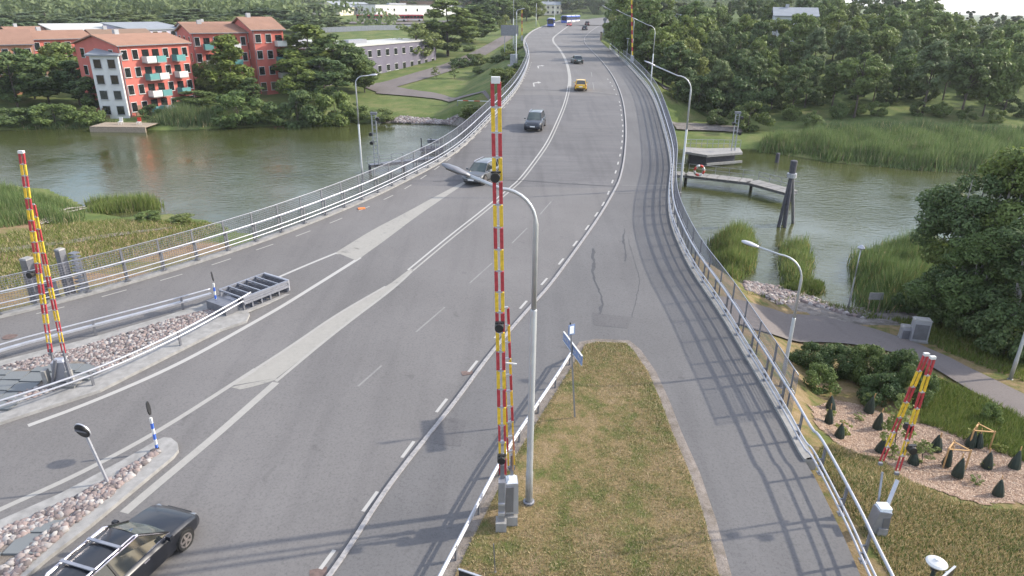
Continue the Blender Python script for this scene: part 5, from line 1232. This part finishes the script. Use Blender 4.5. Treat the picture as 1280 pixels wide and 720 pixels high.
def proto(key, H, R_, base, kind, leafs, size, seed, mat, ncl=34, trunk_r=.16, tmat='bark', limbs=7, squash=.75, stems=1):
    c, q = crown_clusters(H, R_, base, kind, seed, ncl); V, Fc = leafcloud(c, q, leafs, size, seed + 100, squash=squash)
    cm = npmesh('crown', V, Fc, M[mat]); tr = MB(); r = random.Random(seed)
    for s in range(stems):
        bx, by = (r.uniform(-.3, .3) * R_, r.uniform(-.3, .3) * R_) if stems > 1 else (0, 0)
        pts = [Vector((bx * .6, by * .6, -.4))] + [Vector((bx * (.6 + k * .15) + r.uniform(-.1, .1), by * (.6 + k * .15) + r.uniform(-.1, .1), H * .92 * k / 5)) for k in range(1, 6)]
        tr.tube(pts, [trunk_r * 1.25, trunk_r, trunk_r * .8, trunk_r * .6, trunk_r * .4, trunk_r * .15], 7)
    for i in range(limbs):
        p = Vector(c[(i * 5) % len(c)]); z0 = max(base * .6, p.z - R_ * r.uniform(.4, .9)); tr.tube([Vector((0, 0, z0)), Vector((p.x * .5, p.y * .5, (z0 + p.z) / 2 + .1)), p], [trunk_r * .45, trunk_r * .3, trunk_r * .1], 5)
    PROTO[key] = (tr.mesh('trunk', M[tmat]), cm, H, R_)
for i in range(5): proto('oak%d' % i, 14, 5.0, 2.2 + .4 * (i % 3), 'round', 5600, .62, 10 + i, 'leaf', 60)
for i in range(4): proto('dark%d' % i, 15, 4.4, 2.6, 'tall' if i % 2 else 'round', 5600, .60, 30 + i, 'leaf_dark', 60)
for i in range(3): proto('far%d' % i, 14, 4.8, 1.8, 'round' if i else 'tall', 4200, .66, 50 + i, 'leaf_far', 50)
for i in range(4): proto('stem%d' % i, 16, 4.6, 5.2 + .4 * i, 'round' if i % 2 else 'tall', 5600, .58, 140 + i, ['leaf', 'leaf_dark', 'leaf_far', 'leaf'][i], 50, .22, 'bark', 10)
for i in range(2): proto('light%d' % i, 9, 3.6, 1.4, 'round', 4200, .36, 60 + i, 'leaf_light', 36)
for i in range(2): proto('tall%d' % i, 18, 4.4, 2.0, 'tall', 6500, .58, 70 + i, 'leaf', 70)
for i in range(2): proto('spruce%d' % i, 16, 2.9, 1.2, 'cone', 4600, .40, 80 + i, 'needle', 60, squash=.35)
for i in range(2): proto('pine%d' % i, 17, 3.4, 7, 'pine', 2600, .42, 90 + i, 'needle', 26, squash=.5, limbs=10)
for i in range(3): proto('near%d' % i, 11, 3.7, .6, 'tall' if i else 'round', 26000, .20, 40 + i, 'leaf' if i == 1 else 'leaf_dark', 60, .13, 'birch', 12, stems=3)
for i in range(3): proto('bush%d' % i, 3.0, 2.2, .1, 'round', 3800, .22, 110 + i, 'leaf_dark' if i == 0 else 'leaf', 26, .04, limbs=5)
proto('bushl', 3.0, 2.0, .1, 'round', 3400, .20, 120, 'leaf_light', 24, .04, limbs=5)
proto('hedge', 2.2, 2.0, .0, 'round', 9000, .14, 125, 'leaf_dark', 40, .03, limbs=5)
proto('hedgel', 1.8, 1.4, .05, 'round', 3800, .12, 126, 'leaf', 30, .03, limbs=5)
proto('sapling', 3.4, .9, .5, 'tall', 900, .14, 130, 'leaf_light', 30, .03, limbs=8)
proto('yarrow', .9, .5, .1, 'round', 320, .09, 131, 'leaf_light', 12, .015, limbs=4)
def tree(key, base, H, R_=None, label='', name='broadleaf_tree', cat='tree', group=None):
    tm, cm, h0, r0 = PROTO[key]; t = thing(name, label, cat, tuple(base), random.uniform(0, 6.28), group)
    sz = H / h0; sx = (R_ / r0) if R_ else sz * random.uniform(.85, 1.15); t.scale = (sx, sx, sz)
    link('trunk', tm, t); link('crown', cm, t); return t
def treepx(key, px, py, top, wpx=None, label='', name='broadleaf_tree', cat='tree', group=None):
    b = ag(px, py); T = atY(px, top, b.y); H = max(.5, T.z - b.z); R_ = None
    if wpx: R_ = wpx / 2 * (b - Vector((0, 0, CH))).dot(_Fw) / F * 1.08
    return tree(key, b, H, R_, label, name, cat, group)
# --- left bank, individual trees and bushes (x, base y, top y, width)
for i, (k, x, y, tp, w_, lb) in enumerate([
    ('oak3', -8, 128, 60, 60, 'tree cut by the left frame edge before the orange block'), ('tall0', 44, 124, 58, 46, 'slim tree between the two leftmost bank trees'), ('dark3', 118, 142, 92, 40, 'low dark tree against the pale grey tower'),
    ('oak1', 252, 126, 78, 34, 'tree at the gap between the two red blocks'), ('dark1', 316, 134, 96, 40, 'dark low tree in front of the orange tiled block'), ('dark0', 408, 130, 70, 60, 'broad dark tree in front of the poplar'), ('oak4', 376, 132, 80, 46, 'broad low tree right of the narrow red block'), ('oak2', 456, 116, 76, 40, 'small tree before the middle of the school wall'),
    ('dark0', 24, 138, 62, 64, 'dark tree at the far left edge before the orange block'), ('oak1', 62, 130, 66, 62, 'broad green tree before the terracotta block'),
    ('dark1', 100, 132, 74, 54, 'dark tree left of the pale grey tower'), ('oak2', 82, 112, 50, 50, 'tree between the two left rows of houses'), ('oak0', 120, 120, 72, 34, 'narrow tree tucked behind the pale grey tower'),
    ('tall0', 294, 128, 40, 60, 'tall tree before the orange tiled red block'), ('light0', 274, 128, 72, 36, 'yellow green tree at the right end of the balconied block'),
    ('tall1', 390, 118, 26, 88, 'tall poplar left of the purple grey school'), ('tall0', 362, 112, 44, 40, 'slender tree between narrow red block and poplar'), ('dark2', 422, 118, 40, 70, 'dark tree before the school wall'), ('oak3', 446, 112, 56, 44, 'small tree at the left corner of the school'),
    ('oak4', 345, 100, 52, 30, 'tree top behind the narrow red block'),
    ('light1', 521, 78, 27, 60, 'bright rounded tree at the right end of the school'), ('tall1', 560, 70, -4, 84, 'large tall tree beside the far left path'), ('tall0', 590, 54, 4, 62, 'second large tree beside the far left path'), ('oak0', 545, 66, 22, 34, 'lower tree at the foot of the large tall one')]):
    treepx(k, x, y, tp, w_, lb)
for i, (x, y, tp, w_) in enumerate([(600, 34, -6, 40), (622, 33, -4, 40), (640, 30, -8, 36), (658, 27, -6, 34), (672, 25, 2, 24), (610, 26, -12, 40), (632, 44, 18, 18), (590, 20, -6, 40)]):
    treepx(['dark1', 'oak2', 'dark3', 'oak4', 'light0', 'far0', 'light1', 'far1'][i], x, y, tp, w_, 'leafy tree in the clump left of the far road bend, ' + ordw(i) + ' in it', group='trees left of the far road bend')
for i, (x, y, tp, w_) in enumerate([(700, 16, -6, 26), (715, 15, -8, 28), (732, 14, -8, 26), (748, 13, -9, 26), (764, 16, -8, 26), (780, 16, -10, 28), (690, 14, -4, 20)]):
    treepx('far%d' % (i % 3), x, y, tp, w_, 'green tree closing the view behind the far bend, ' + ordw(i) + ' in the line', group='trees behind the far bend')
for i, (x, y, tp, w_) in enumerate([(10, 60, 22, 60), (45, 58, 26, 50), (-20, 70, 20, 60), (80, 56, 30, 40), (120, 50, 22, 60), (170, 48, 20, 60), (220, 48, 22, 60), (270, 46, 20, 60), (330, 45, 18, 60), (380, 42, 16, 60), (420, 38, 20, 30), (150, 34, 12, 80), (240, 30, 10, 80), (330, 30, 8, 80), (60, 36, 12, 80), (-10, 40, 10, 80), (400, 28, 4, 60), (450, 14, -6, 60), (520, 10, -8, 60), (570, 10, -8, 50)]):
    treepx('far%d' % (i % 3), x, y, tp, w_, ordw(i) + ' grey green tree on the rise behind the left bank houses', group='trees behind the left bank houses')
for i, (k, x, y, tp, w_, lb) in enumerate([
    ('bush0', 14, 157, 134, 60, 'dark bank bush at the far left edge of the water'), ('bush1', 70, 156, 128, 60, 'spreading bush overhanging the left bank'), ('bush2', 112, 156, 132, 44, 'round bush left of the wooden jetty'),
    ('bush0', 190, 148, 130, 30, 'small bush right of the wooden jetty'), ('dark0', 248, 142, 112, 56, 'dark rounded bush behind the far reeds'), ('bush1', 298, 157, 112, 70, 'large grey green bush over the water right of the gauge post'), ('bush2', 330, 154, 126, 40, 'low bush between the two largest bank bushes'),
    ('bush0', 372, 157, 112, 66, 'huge dark bush on the bank below the poplar'), ('bush1', 420, 155, 112, 60, 'dark green bush at the right end of the bank thicket'), ('bush2', 445, 150, 128, 30, 'small bush beside the slim lamp pole'),
    ('bushl', 590, 152, 130, 40, 'bush under the bridge end on the left'), ('bushl', 478, 152, 136, 40, 'low bush at the left end of the stone bank'), ('bushl', 632, 110, 86, 34, 'shrub against the left railing at the far bank'), ('bush2', 588, 64, 56, 18, 'small dark bush beside the far left path'), ('sapling', 545, 98, 82, 14, 'young tree on the far left grass slope, left'), ('sapling', 568, 98, 80, 16, 'young tree on the far left grass slope, right'),
    ('bush1', 186, 277, 264, 34, 'dark low bush on the left meadow shore'), ('bushl', 230, 280, 268, 34, 'pale low bush at the tip of the left meadow')]):
    treepx(k, x, y, tp, w_, lb, 'bush', 'bush')
g_ = 'shrubs scattered over the far left slope'
for i in range(46):
    x = random.uniform(560, 655); y = random.uniform(62, 105)
    lim = 655 if y < 75 else 690 - y
    if x > 652 or (y > 92 and x < 600) or y < 118 - (x - 480) * .32 + -5: continue
    treepx('bush%d' % (i % 3) if i % 4 else 'bushl', x, y, y - random.uniform(7, 15), random.uniform(14, 26), ordw(i) + ' green shrub on the rough slope beside the far left railing', 'bush', 'bush', g_)
# --- right woods in rows of depth
def row(Y, x0, x1, step, topf, keys, lb, grp, jy=5, hmin=6, hmax=22, wr=None):
    x = x0; cnt = 0
    while x < x1:
        px = x + random.uniform(-.3, .3) * step; yy = Y + random.uniform(-jy, jy)
        r = ray(px, 100); X = r[0] / r[1] * yy if False else None
        # world x for the column px at this depth, on the ground
        z = 0.0
        for _ in range(4):
            lo, hi = -50, 400
            rx = None
            for py in (proj((0, yy, z))[1],):
                rr_ = ray(px, py); t_ = yy / rr_[1]; X = rr_[0] * t_
            z = hz(X, yy)
        top = topf(px) + random.uniform(-7, 9); T = atY(px, top, yy).z; H = min(hmax, max(hmin, T - z))
        if abs(X - interpx(WR, yy)) > 3.5 or yy > 200:
            tree(random.choice(keys), (X, yy, z), H, None if wr is None else H * random.uniform(*wr), ordw(cnt) + ' ' + lb + ', counted from the left', group=grp); cnt += 1
        x += step * random.uniform(.75, 1.2)
def T1(x): return np.interp(x, [830, 900, 960, 1020, 1100, 1150, 1200, 1280], [80, 76, 70, 74, 66, 52, 50, 46])
def T2(x): return np.interp(x, [800, 860, 960, 1060, 1150, 1200, 1300], [46, 44, 42, 34, 26, 30, 34])
def T3(x): return np.interp(x, [790, 960, 1060, 1150, 1200, 1300], [18, 20, 12, 8, 26, 30])
def T4(x): return np.interp(x, [770, 960, 1130, 1170, 1200, 1300], [2, 0, -4, 8, 22, 24])
MIX = ['oak0', 'oak1', 'oak2', 'oak3', 'oak4', 'dark0', 'dark1', 'dark2', 'dark3']
row(124, 900, 1330, 30, T1, ['stem0', 'stem1', 'stem2', 'stem3', 'oak3', 'stem0'], 'tree of the front row of the right bank woods', 'front row of the right bank woods', 6)
row(142, 862, 1330, 25, T2, ['stem0', 'stem1', 'stem2', 'stem3', 'oak1', 'dark0', 'oak4', 'light0'], 'tree in the second row of the right bank woods', 'second row of the right bank woods', 6)
row(140, 850, 960, 30, lambda x: 62, ['dark0', 'dark2'], 'dark tree behind the far right path', 'dark trees behind the far right path', 4)
row(165, 828, 1340, 24, T3, MIX + ['spruce0', 'oak2', 'oak4'], 'tree in the third row of the right bank woods', 'third row of the right bank woods', 8)
row(196, 806, 1340, 21, T4, MIX + ['far0', 'far1', 'spruce0', 'pine0'], 'tree high on the slope of the right woods', 'upper slope trees of the right woods', 10)
row(235, 786, 1160, 19, lambda x: T4(x) - 6, ['far0', 'far1', 'far2', 'oak2', 'spruce1'], 'tree on the skyline of the right woods', 'skyline trees of the right woods', 12)
row(300, 1130, 1350, 22, lambda x: 22, ['far0', 'far1', 'far2', 'spruce1', 'far0'], 'low distant tree on the far right skyline', 'distant trees on the far right skyline', 20, 5, 16)
for x, tp in ((1201, 12), (1215, 8), (1243, 12), (1258, 16), (1232, 14), (1272, 15)):
    yy = 290; z = hz(x * .24, yy); T = atY(x, tp, yy); tree(random.choice(['pine0', 'pine1', 'spruce0']), (T.x, yy, T.z - 17), 17, 2.6, 'thin conifer standing proud of the far right skyline, at x' and ordw([1201, 1215, 1232, 1243, 1258, 1272].index(x)) + ' conifer from the left on the far right skyline', 'conifer_tree', 'tree', 'conifers on the far right skyline')
for (k, x, Y, tp, w_, lb) in [('tall0', 778, 168, -12, 7, 'silvery tree just right of the far footpath end'), ('oak1', 795, 150, 8, 7, 'tree behind the third and fourth footpath lamps'), ('tall1', 815, 148, -6, 7, 'tall tree between the footpath lamps'), ('light0', 768, 205, 14, 5, 'light green tree beside the far crossing'), ('oak4', 835, 140, 30, 7, 'tree behind the second footpath lamp'), ('dark2', 850, 134, 50, 7, 'dark tree at the left end of the woods'), ('dark0', 812, 138, 50, 5, 'low dark tree behind the far railing'), ('far1', 800, 185, -10, 8, 'tall grey green tree above the footpath lamps'), ('oak2', 770, 240, -4, 7, 'tree right of the far road bend'), ('dark3', 830, 165, 5, 8, 'dark tall tree behind the second footpath lamp')]:
    T = atY(x, tp, Y); z = hz(T.x, Y); tree(k, (T.x, Y, z), max(6, T.z - z), w_ * .62, lb)
row(117, 905, 1330, 34, lambda x: 132, ['bush0', 'bush1', 'bush2', 'bush0'], 'undergrowth bush below the front trees of the right woods', 'undergrowth of the right woods', 4, 2.5, 5)
row(131, 880, 1330, 34, lambda x: 112, ['bush0', 'bush1', 'bush0'], 'bush behind the front trees of the right woods', 'undergrowth of the right woods', 4, 3, 6)
row(127, 850, 960, 13, lambda x: 96, ['bush0', 'dark0', 'dark2'], 'dark bush behind the far right path', 'dark bushes behind the far right path', 3, 4, 8)
treepx('sapling', 839, 126, 100, 12, 'young light green tree on the far right grass bank', 'young_tree')
# distant wooded ridge that closes the horizon: reads as one mass
_r = np.random.default_rng(5); cc = []; cr = []
while len(cc) < 1500:
    an = _r.uniform(-.95, .42); Y = _r.uniform(520, 900); X = an * Y
    if abs(an - .12) < .03 and Y < 560: continue
    z = float(height(np.array([X]), np.array([Y]))[0]); cc.append((X, Y, z + _r.uniform(4, 13))); cr.append(_r.uniform(5, 9))
while len(cc) < 2300:
    an = _r.uniform(-.95, -.16); Y = _r.uniform(300, 520); X = an * Y
    if -.32 < an and Y > 330: continue
    z = float(height(np.array([X]), np.array([Y]))[0]); cc.append((X, Y, z + _r.uniform(2, 9))); cr.append(_r.uniform(3, 6))
V, Fc = leafcloud(cc, cr, 130000, 2.0, 9)
tag(link('distant_wood', npmesh('distant_wood', V, Fc, M['leaf_far']), None, 'stuff'), 'distant wooded ridge along the horizon beyond town and road', 'forest')
# --- near right trees
for i, (k, x, y, tp, w_, lb) in enumerate([('near0', 1186, 392, 205, 120, 'leftmost dense dark tree beside the park path, before the reeds'), ('near1', 1232, 396, 176, 150, 'tall dense dark tree right of the leftmost one'), ('near2', 1300, 402, 162, 180, 'tall dark tree at the right edge of the view'), ('near1', 1200, 412, 280, 110, 'lower dark tree crowding the path side of the thicket'), ('near0', 1268, 432, 270, 140, 'dark spreading tree at the right edge by the grey pole')]):
    treepx(k, x, y, tp, w_, lb)
for i, (x, y, tp, w_) in enumerate([(1165, 402, 350, 60), (1200, 420, 372, 60), (1240, 440, 380, 70), (1275, 452, 390, 60), (1135, 392, 360, 36)]):
    treepx('bush0', x, y, tp, w_, ordw(i) + ' dark bush at the foot of the right edge trees', 'bush', 'bush', 'dark bushes under the right edge trees')
# --- hedge mass beside the path
for (k, x, y, tp, w_, lb) in [('hedge', 1014, 462, 430, 54, 'dark round shrub nearest the railing in the hedge by the path'), ('hedge', 1045, 470, 432, 60, 'dark round shrub in the middle left of the hedge'), ('hedge', 1082, 478, 432, 60, 'largest dark shrub in the middle of the hedge'), ('hedge', 1118, 488, 438, 58, 'dark round shrub in the middle right of the hedge'), ('hedge', 1140, 505, 456, 48, 'dark shrub at the right end of the hedge'), ('hedgel', 1022, 490, 457, 44, 'lighter green small shrub in front of the hedge'), ('hedge', 1098, 503, 468, 56, 'dark shrub in front of the hedge beside the mulch'), ('hedgel', 1235, 530, 505, 26, 'small dark shrub on the grass between mulch and park path')]:
    treepx(k, x, y, tp, w_, lb, 'shrub', 'shrub')
for (x, y, tp, w_, lb) in [(1113, 575, 488, 40, 'bright green young tree left of the right booms'), (1150, 583, 550, 26, 'bright sapling with white blossom right of the booms')]:
    treepx('sapling', x, y, tp, w_, lb, 'young_tree')
for (x, y, lb) in [(1050, 546, 'left'), (1086, 512, 'upper'), (1213, 557, 'right')]:
    treepx('yarrow', x, y, y - 20, 24, {'left': 'leafy green plant beside the dark bag nearest the railing', 'upper': 'yellow green plant behind a dark bag at the top of the mulch', 'right': 'leafy plant among the bags at the far side of the mulch'}[lb], 'plant', 'plant')
for i in range(16):
    x, y = random.uniform(1030, 1260), random.uniform(515, 620)
    b = ag(x, y)
    if inpoly(np.array([b.x]), np.array([b.y]), cb2)[0]: tree('yarrow', b, random.uniform(.3, .6), .3, ordw(i) + ' small weed sprouting in the mulch bed', 'weed', 'plant', 'small weeds in the mulch bed')
for i, (x, y) in enumerate(sorted([(1037, 516), (1035, 533), (1048, 550), (1085, 516), (1096, 537), (1098, 571), (1168, 567), (1141, 581), (1181, 586), (1195, 598), (1231, 590), (1265, 591), (1246, 622), (1211, 560), (1221, 564)])):
    b = ag(x, y); t = thing('tree_watering_bag', ordw(i) + ' dark watering bag from the left on the mulch bed', 'watering bag', tuple(b), random.uniform(0, 6), 'watering bags on the mulch bed')
    t.scale = (random.uniform(.85, 1.2),) * 2 + (random.uniform(.8, 1.15),); t.rotation_euler.x = random.uniform(-.08, .08); t.rotation_euler.y = random.uniform(-.08, .08)
    MB().lathe([(.21, 0), (.18, .22), (.11, .48), (.05, .66), (.02, .72)], (0, 0, .08), 9).build('bag', M['bag'], t); MB().bar((.03, 0, .1), (.05, .02, .95), .03).build('stem', M['woodl'], t)
for (x, y, lb) in [(1188, 588, 'wooden stake frame holding a shrub on the mulch bed'), (1220, 560, 'small triangular stake frame at the far side of the mulch bed')]:
    b = ag(x, y); t = thing('stake_frame', lb, 'stakes', tuple(b)); S = [(-.4, -.1), (.4, -.2), (.1, .4)]
    for k in range(3): MB().bar((*S[k], 0), (*S[k], .95), .045).build('stake', M['woodl'], t); MB().bar((*S[k], .9), (*S[(k + 1) % 3], .9), .05, .03).build('rail', M['woodl'], t)
# --- reeds and grasses
def reeds(pts, n, h, mat, label, z=None, w_=.07, world=None, lean=.25):
    poly = world or [(lambda p: (p.x, p.y))(at(x, y, WZ + .1)) for x, y in pts]
    blades('reed_straw', poly, (lambda x, y: np.maximum(height(x, y), WZ - .05)), n // 6, h * .95, w_, 'grassblade', lean * 2, 0, 'dead straw stems standing in the ' + ' '.join(label.split()[:11]), 'reeds', edge=2.5 if h > 1.6 else 1.2)
    return blades('reeds', poly, (lambda x, y: np.maximum(height(x, y), WZ - .05)), n, h * 1.15, w_, mat, lean * 1.6, 0, label, 'reeds', edge=2.5 if h > 1.6 else 1.2)
reeds([(-60, 250), (0, 244), (60, 250), (104, 262), (112, 284), (80, 292), (40, 296), (0, 306), (-60, 310)], 16000, 1.7, 'reed', 'green reed bed on the near left shore')
reeds([(104, 254), (150, 250), (195, 251), (208, 255), (200, 262), (150, 266), (112, 270)], 4200, 1.5, 'reed', 'loose reed patch reaching into the water off the left meadow')
reeds([(884, 300), (905, 290), (942, 292), (950, 312), (944, 338), (925, 352), (900, 348), (888, 330)], 9000, 2.1, 'reed', 'reed clump in the water just right of the footpath railing')
reeds([(972, 306), (1012, 303), (1020, 330), (1016, 352), (995, 360), (975, 352)], 6500, 2.2, 'reed', 'reed clump below the leaning pile cluster')
reeds([(975, 352), (1030, 352), (1034, 366), (1000, 370), (972, 362)], 3000, .9, 'grassgreen', 'bright low reeds at the stony shore')
reeds([(1060, 318), (1100, 306), (1160, 304), (1200, 320), (1200, 395), (1150, 396), (1085, 398), (1062, 372), (1058, 340)], 16000, 2.2, 'reed', 'large reed bed in front of the dark trees on the right')
reeds([(944, 190), (1000, 195), (1040, 203), (1100, 208), (1150, 213), (1250, 219), (1400, 230), (1400, 200), (1280, 186), (1150, 180), (1040, 178), (950, 180)], 42000, 2.3, 'reed', 'wide light green reed belt along the far right bank', w_=.13)
reeds([(1000, 182), (1100, 184), (1250, 192), (1400, 205), (1400, 190), (1280, 180), (1100, 172), (1000, 172)], 16000, 2.0, 'reed_dark', 'darker rough grass behind the far right reed belt', w_=.14)
reeds([(180, 160), (230, 161), (285, 159), (330, 157), (330, 150), (285, 150), (200, 151)], 7000, 2.6, 'reed_dark', 'grey green reeds along the far left bank', w_=.12)
reeds([(20, 161), (150, 160), (150, 155), (20, 156)], 2500, 1.2, 'reed_dark', 'low dark bank growth under the left bushes', w_=.1)
mw = [(p.x, p.y) for p in ag_many([(-60, 300), (0, 296), (60, 282), (140, 276), (200, 278), (262, 280), (285, 288), (250, 300), (160, 330), (90, 348), (0, 372), (-60, 390)])]
blades('meadow_grass', mw, lambda x, y: gh(x, y), 10000, .28, .06, 'grassblade', 1.4, .5, 'straw coloured meadow grass below the left railing', 'grass')
blades('meadow_weeds', mw, lambda x, y: gh(x, y), 17000, .32, .06, 'grassgreen', 1.2, .35, 'green weeds in patches over the left meadow', 'grass')
lw = [(p.x, p.y) for p in ag_many([(1016, 570), (1040, 556), (1100, 578), (1140, 602), (1190, 625), (1240, 638), (1320, 640), (1320, 760), (1130, 760), (1090, 700), (1050, 620)])]
blades('lawn_grass', lw, lambda x, y: gh(x, y), 36000, .12, .045, 'grassblade', 1.5, 0, 'dry lawn grass between the right railing and the mulch bed', 'grass')
blades('lawn_tufts', lw, lambda x, y: gh(x, y), 17000, .13, .04, 'grassgreen', 1.3, .6, 'green tufts in the dry lawn by the right railing', 'grass')
l2 = [(p.x, p.y) for p in ag_many([(1150, 470), (1180, 478), (1230, 500), (1320, 545), (1320, 600), (1230, 560), (1150, 530)])]
blades('verge_grass', l2, lambda x, y: gh(x, y), 14000, .3, .05, 'grassgreen', .8, .2, 'green rough grass between the mulch bed and the park path', 'grass')
l3 = [(p.x, p.y) for p in ag_many([(930, 366), (1000, 374), (1060, 386), (1120, 404), (1180, 440), (1280, 480), (1280, 420), (1150, 400), (1080, 398), (1000, 372)])]
blades('verge_grass', l3, lambda x, y: gh(x, y), 9000, .35, .06, 'grassgreen', .7, .3, 'rough grass strip between the park path and the shore', 'grass')
rocks('shore_stones', [(p.x, p.y) for p in ag_many([(930, 352), (985, 362), (1050, 384), (1090, 392), (1080, 398), (1000, 378), (930, 362)])], 1600, .10, .28, lambda x, y: height(x, y), 'stone', 'grey stones along the near right shore', 'stones')
rocks('shore_stones', [(p.x, p.y) for p in ag_many([(490, 153), (562, 155), (575, 146), (500, 146)])], 900, .2, .45, lambda x, y: height(x, y), 'stone', 'stone bank by the water on the far left', 'stones')
# driftwood and small meadow things
a, b = ag(50, 282), ag(104, 262); t = thing('driftwood', 'pale bundle of dead reeds and driftwood on the left meadow', 'driftwood', tuple(a)); d = b - a
for k in range(14):
    o = Vector((random.uniform(-.5, .5), random.uniform(-.7, .7), random.uniform(.05, .3))); MB().tube([o, d * .5 + o * 1.3 + Vector((0, 0, .25)), d + o * .6], [.05, .07, .03], 5).build('branch', M['birch'] if k % 2 else M['wood'], t)

# ------------------------------------------------------------------ air
hm = bpy.data.materials.new('haze'); hm.use_nodes = True; t_ = hm.node_tree; t_.nodes.clear()
o_ = t_.nodes.new('ShaderNodeOutputMaterial'); v_ = t_.nodes.new('ShaderNodeVolumePrincipled'); v_.inputs['Color'].default_value = (.86, .90, .95, 1); v_.inputs['Density'].default_value = .00016; v_.inputs['Anisotropy'].default_value = .3
t_.links.new(v_.outputs[0], o_.inputs['Volume'])
MB().box((0, 2000, 29), (8000, 6400, 76)).build('haze', hm, kind='stuff')
